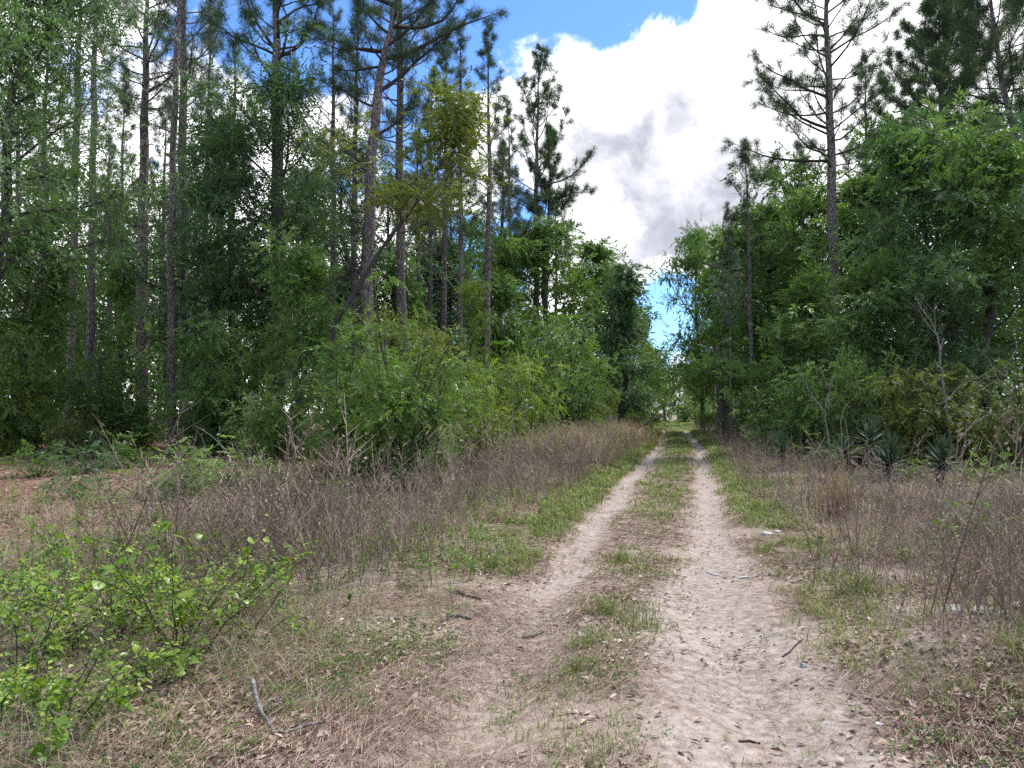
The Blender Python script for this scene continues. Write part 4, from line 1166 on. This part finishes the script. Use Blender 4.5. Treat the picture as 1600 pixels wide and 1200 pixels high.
def ground_stick(label, name, pts, r0, r1, mat, seed, forks=()):
    """a stick lying on the soil: points given as photo pixels on the ground"""
    rng = np.random.default_rng(seed)

    def gp(q):
        Y = CAM_H * FPX / (q[1] - HORIZON); x = (q[0] - 800) / FPX * Y
        return np.array([x, Y, float(height(x, Y)) + r0 * .7 + (q[2] if len(q) > 2 else 0)])
    root_p = gp(pts[0]); root = thing(name, [], root_p, 0, 1, label, "stick")
    for i, line in enumerate([pts, *forks]):
        w = np.array([gp(q) for q in line]) - root_p; n = 4 * (len(w) - 1) + 1; tt = np.linspace(0, len(w) - 1, n)
        w = np.stack([np.interp(tt, np.arange(len(w)), w[:, c]) for c in range(3)], -1); w[1:-1] += rng.normal(0, r0 * .25, (n - 2, 3))
        b = MB(); tube(b, w, np.linspace(r0, r1, n) * (1 if i == 0 else .6), 7, .5, .1, rng)
        mesh_obj("stem" if i == 0 else "fork", b.mesh("stick_wood", M[mat], True), root)


ground_stick("forked grey stick on the straw in the left foreground", "fallen_stick", [(398, 1092, .1), (412, 1118, .03), (432, 1138), (450, 1146, .01), (478, 1140, .03), (508, 1133, .03)], .0125, .007, 'pale', 1, [[(412, 1116, .03), (428, 1106, .05), (455, 1108, .02)]])
ground_stick("short dark stick on the bare patch left of the left rut", "fallen_stick", [(712, 926), (728, 932), (752, 936)], .014, .01, 'limb', 2)
ground_stick("short grey stick pointing at the left rut", "fallen_stick", [(816, 978), (832, 975), (849, 970)], .014, .009, 'pale', 3)
ground_stick("white stick lying across the right rut", "fallen_stick", [(1152, 894), (1180, 895), (1212, 894)], .011, .008, 'scrapgrey', 4)
ground_stick("small white stick left of the longer one in the right rut", "fallen_stick", [(1103, 881), (1112, 884), (1122, 885)], .011, .007, 'scrapgrey', 5)
ground_stick("little dark twig beside the pale stone in the right rut", "fallen_stick", [(1218, 1018), (1228, 1014), (1236, 1008), (1250, 998)], .007, .005, 'limb', 6)
ground_stick("thin dark twig low in the right rut", "fallen_stick", [(1150, 1128), (1166, 1126), (1182, 1128)], .007, .005, 'limb', 7)
ground_stick("grey stick among grass on the left of the bare patch", "fallen_stick", [(698, 962), (718, 962), (738, 965)], .014, .01, 'pale', 8)


# ------------------------------------------------------------------ stones and scraps
def lump(name, label, cat, px, py, size, mat, seed, flat=.6):
    rng = np.random.default_rng(seed); Y = CAM_H * FPX / (py - HORIZON); nu, nv = 9, 6
    a = np.linspace(0, 2 * np.pi, nu, endpoint=False); t = np.linspace(.12, np.pi - .12, nv)
    A, T = np.meshgrid(a, t); rr = 1 + rng.normal(0, .13, A.shape)
    v = np.stack([np.cos(A) * np.sin(T) * rr, np.sin(A) * np.sin(T) * rr * rng.uniform(.6, .9), np.cos(T) * rr * flat], -1) * size
    idx = np.arange(nu * nv).reshape(nv, nu); nx = np.roll(idx, -1, 1)
    q = np.stack([idx[:-1], idx[1:], nx[1:], nx[:-1]], -1).reshape(-1, 4)
    b = MB(); b.add(v.reshape(-1, 3), [q, idx[0][None, :], idx[-1][None, ::-1]], .6)
    o = mesh_obj(name, b.mesh(name, M[mat])); o.location = at(px, Y) + np.array([0, 0, size * flat * .4]); o.rotation_euler = (0, 0, rng.uniform(0, 6))
    tag(o, label, cat)


lump("stone", "pale rounded stone on the right rut near the little twig", "stone", 1250, 1037, .03, 'rock', 1)
lump("scrap", "white crumpled scrap between the ruts beside a grass tuft", "litter", 943, 998, .024, 'white', 2, .3)
lump("scrap", "white scrap at the right edge of the right rut near us", "litter", 1366, 1124, .026, 'white', 3, .3)
lump("rock", "white broken rock on the right edge of the track", "rock", 1195, 836, .085, 'scrapgrey', 4, .35)
lump("rock", "small white rock right beside the larger broken one", "rock", 1213, 833, .05, 'scrapgrey', 5, .35)
for i, (px, py, s, lab) in enumerate(((1487, 972, .09, "pale lichened rock at the left end of the rock row in the right weeds"), (1530, 978, .1, "pale rock in the middle of the rock row in the right weeds"),
                                      (1568, 984, .08, "low rock in the right weeds just before the edge one"), (1596, 972, .1, "pale rock of the row at the right picture edge"))):
    lump("rock", lab, "rock", px, py, s, 'rock', 10 + i, .42)
lump("rock", "white rock pile chunk at the far end of the track", "rock", 1070, 660, .55, 'white', 20, .5)
lump("rock", "smaller white chunk right of the far white rock", "rock", 1096, 659.5, .45, 'rock', 21, .5)


# ------------------------------------------------------------------ greenbrier vines in the left foreground: every large leaf a part
def heart_leaf():
    out = np.array([(0, 0), (.22, -.1), (.42, .02), (.46, .25), (.36, .55), (.18, .82), (0, 1.05), (-.18, .82), (-.36, .55), (-.46, .25), (-.42, .02), (-.22, -.1)])
    mid = np.array([(0, .1), (0, .4), (0, .75)])
    v = np.concatenate([out, mid]); z = .22 * np.abs(v[:, 0]) - .18 * (v[:, 1] - .3) ** 2
    f3 = [(0, 1, 12), (1, 2, 12), (2, 3, 12), (3, 13, 12), (3, 4, 13), (4, 14, 13), (4, 5, 14), (5, 6, 14)]
    f3 += [(12, 11, 0), (12, 10, 11), (12, 9, 10), (12, 13, 9), (13, 8, 9), (13, 14, 8), (14, 7, 8), (14, 6, 7)]
    b = MB(); b.add(np.column_stack([v, z]), np.array(f3), .5)
    return b


def lance_leaf():
    v = np.array([(0, 0, 0), (.17, .25, .05), (.2, .5, .03), (.1, .8, -.05), (0, 1.05, -.15), (-.1, .8, -.05), (-.2, .5, .03), (-.17, .25, .05), (0, .35, -.01), (0, .7, -.06)])
    f = [(0, 1, 8), (1, 2, 8), (2, 9, 8), (2, 3, 9), (3, 4, 9), (8, 7, 0), (8, 6, 7), (8, 9, 6), (9, 5, 6), (9, 4, 5)]
    b = MB(); b.add(v, np.array(f), .5)
    return b


VLEAF = [heart_leaf().mesh("vine_leaf", M['vine'], True), lance_leaf().mesh("vine_leaf_narrow", M['vine'], True)]


def vine(px, Y, label, seed, stems, nleaf, size, h, spread, lance=.3, name="greenbrier_vine"):
    stems, nleaf, h, size = int(stems * 1.5), int(nleaf * 1.6), h * 1.25, size * 1.0
    rng = np.random.default_rng(seed); base = at(px, Y, .01); root = thing(name, [], base, 0, 1, label, "vine"); b = MB(); P = []
    for i in range(stems):
        a = rng.uniform(0, 6.28); f = np.array([rng.normal(0, spread * .22), rng.normal(0, spread * .22), -.02])
        sp = curve(f, (math.cos(a) * .5, math.sin(a) * .4, 1), h * rng.uniform(.8, 1.5), 7, rng, .16, -.9)
        tube(b, sp, np.linspace(.0045, .002, 7), 5, .4, 0, rng); P.append(sp)
        for j in range(3):
            q = along(sp, rng.uniform(.3, .9)); s2 = curve(q, rand_dirs(rng, 1, .4)[0], h * rng.uniform(.25, .6), 5, rng, .2, -.5)
            tube(b, s2, np.linspace(.0025, .0012, 5), 4, .4, 0, rng); P.append(s2)
    mesh_obj("stems", b.mesh("vine_stems", M['darkstem']), root)
    k = nleaf * 8; pts = np.array([along(P[rng.integers(len(P))], rng.uniform(.25, 1.05)) for i in range(k)]) + rng.normal(0, .03, (k, 3))
    pts[:, 2] = np.maximum(pts[:, 2], .03); d = rng.normal(0, 1, (k, 3)); d[:, 2] *= .5; nr = rng.normal(0, .5, (k, 3)); nr[:, 2] += 1
    fb = MB(); L = rng.uniform(.02, .045, k); leaves(fb, pts, d, nr, L, L * .55, rng.uniform(0, 1, k))
    tag(mesh_obj("small_leaves", fb.mesh("vine_small_leaves", M['vine']), root), kind="stuff")
    for i in range(int(nleaf * 1.25)):
        sp = P[rng.integers(len(P))]; p = along(sp, rng.uniform(.3, 1.0)) + rng.normal(0, .012, 3)
        if p[2] < .03: p[2] = rng.uniform(.03, .1)
        o = mesh_obj("leaf", VLEAF[1 if rng.random() < lance else 0], root); o.location = p
        o.rotation_euler = (rng.normal(-.35, .45), rng.normal(0, .5), rng.uniform(0, 6.28)); s = size * rng.uniform(.5, 1.2); o.scale = (s, s, s)


vine(205, 5.3, "densest bright greenbrier thicket in the left foreground", 501, 9, 95, .07, .55, .55)
vine(290, 5.0, "greenbrier with dark upright stems at the right of the thicket", 502, 8, 48, .068, .6, .35)
vine(140, 5.0, "greenbrier sprawling at the left of the densest thicket", 503, 7, 60, .065, .45, .5)
vine(350, 5.6, "sparse greenbrier runner right of the dark upright stems", 504, 5, 34, .062, .5, .45)
vine(60, 4.6, "greenbrier in the lower left corner above the dry straw", 505, 6, 48, .06, .38, .45, .6)
vine(30, 5.4, "low leafy runner at the left picture edge", 506, 6, 46, .06, .35, .5, .7)
vine(250, 4.3, "few greenbrier leaves on straw at the bottom left", 507, 4, 22, .06, .22, .4)
vine(30, 3.9, "greenbrier leaves crowding the bottom left corner", 508, 4, 30, .06, .25, .35)
vine(75, 7.4, "yellow-green leafy runner above the thicket at the left edge", 509, 6, 50, .065, .35, .7, .8)
vine(290, 7.2, "leafy greenbrier tips behind the densest thicket", 510, 5, 36, .07, .45, .6)
vine(110, 3.8, "greenbrier spilling to the bottom edge right of the corner leaves", 512, 6, 45, .06, .3, .45)
vine(405, 5.1, "small greenbrier strand left of the forked grey stick", 511, 3, 18, .055, .35, .3)


# ------------------------------------------------------------------ tangles of fine dead brush
def tangle(px, Y, R, H, n, label, seed, mat='twig'):
    rng = np.random.default_rng(seed); base = at(px, Y, .01); b = MB()
    for i in range(n):
        a = rng.uniform(0, 6.28); r = R * math.sqrt(rng.random()); f = np.array([math.cos(a) * r, math.sin(a) * r, -.02])
        sp = curve(f, (rng.normal(0, .8), rng.normal(0, .8), 1), H * rng.uniform(.6, 1.6), 5, rng, .3, -1.2)
        sp[:, 2] = np.maximum(sp[:, 2], -.02)
        segs(b, sp[:-1], sp[1:], np.linspace(.0028, .0016, 4), np.linspace(.0022, .001, 4), 3, rng.uniform(.1, 1))
    o = mesh_obj("brush_tangle", b.mesh("brush_tangle", M[mat])); o.location = base
    tag(o, label, "dead brush")


tangle(560, 7.6, .38, .28, 170, "grey brush tangle just left of the bare patch", 701)
tangle(335, 8.8, .5, .32, 170, "grey brush tangle behind the densest greenbrier thicket", 702)
tangle(90, 6.4, .4, .3, 120, "dark brush tangle beside the left edge runners", 703, 'limb')
tangle(640, 10.2, .5, .3, 150, "grey brush tangle in front of the big front bush", 704)
tangle(470, 10.0, .5, .32, 150, "pale brush tangle at the foot of the long leaning stem", 705)
tangle(1440, 5.4, .3, .2, 110, "low brown brush heap in the right foreground", 706)
tangle(1555, 5.2, .26, .16, 70, "low brush heap beside the thin white stick at lower right", 707)
tangle(1500, 12.5, .6, .4, 140, "grey brush tangle in front of the large yuccas' right side", 708)
tangle(190, 14.5, .6, .4, 130, "brown brush tangle on the red litter at left", 709, 'straw')


# ------------------------------------------------------------------ repeats share a group phrase
GROUPS = dict(yucca="yuccas before the right-hand bushes", greenbrier_vine="greenbrier vines in the left foreground", fallen_stick="sticks lying on the ground", rock="pale rocks on the ground",
              low_bush="knee-high bushes on the forest floor", shrub="shrubs along the wood's edge", broadleaf_tree="broadleaf trees of the woods", dead_branch="dead stems standing among the weeds",
              dead_sapling="dead saplings before the right-hand bushes", brush_tangle="tangles of dead brush", broken_stump="broken stumps in the left-hand wood", grass_clump="rusty grass clumps", scrap="white scraps on the track")
for o in scene.objects:
    if o.parent is None and "category" in o and "group" not in o:
        g = GROUPS.get(o.name.split(".")[0])
        if g: o["group"] = g
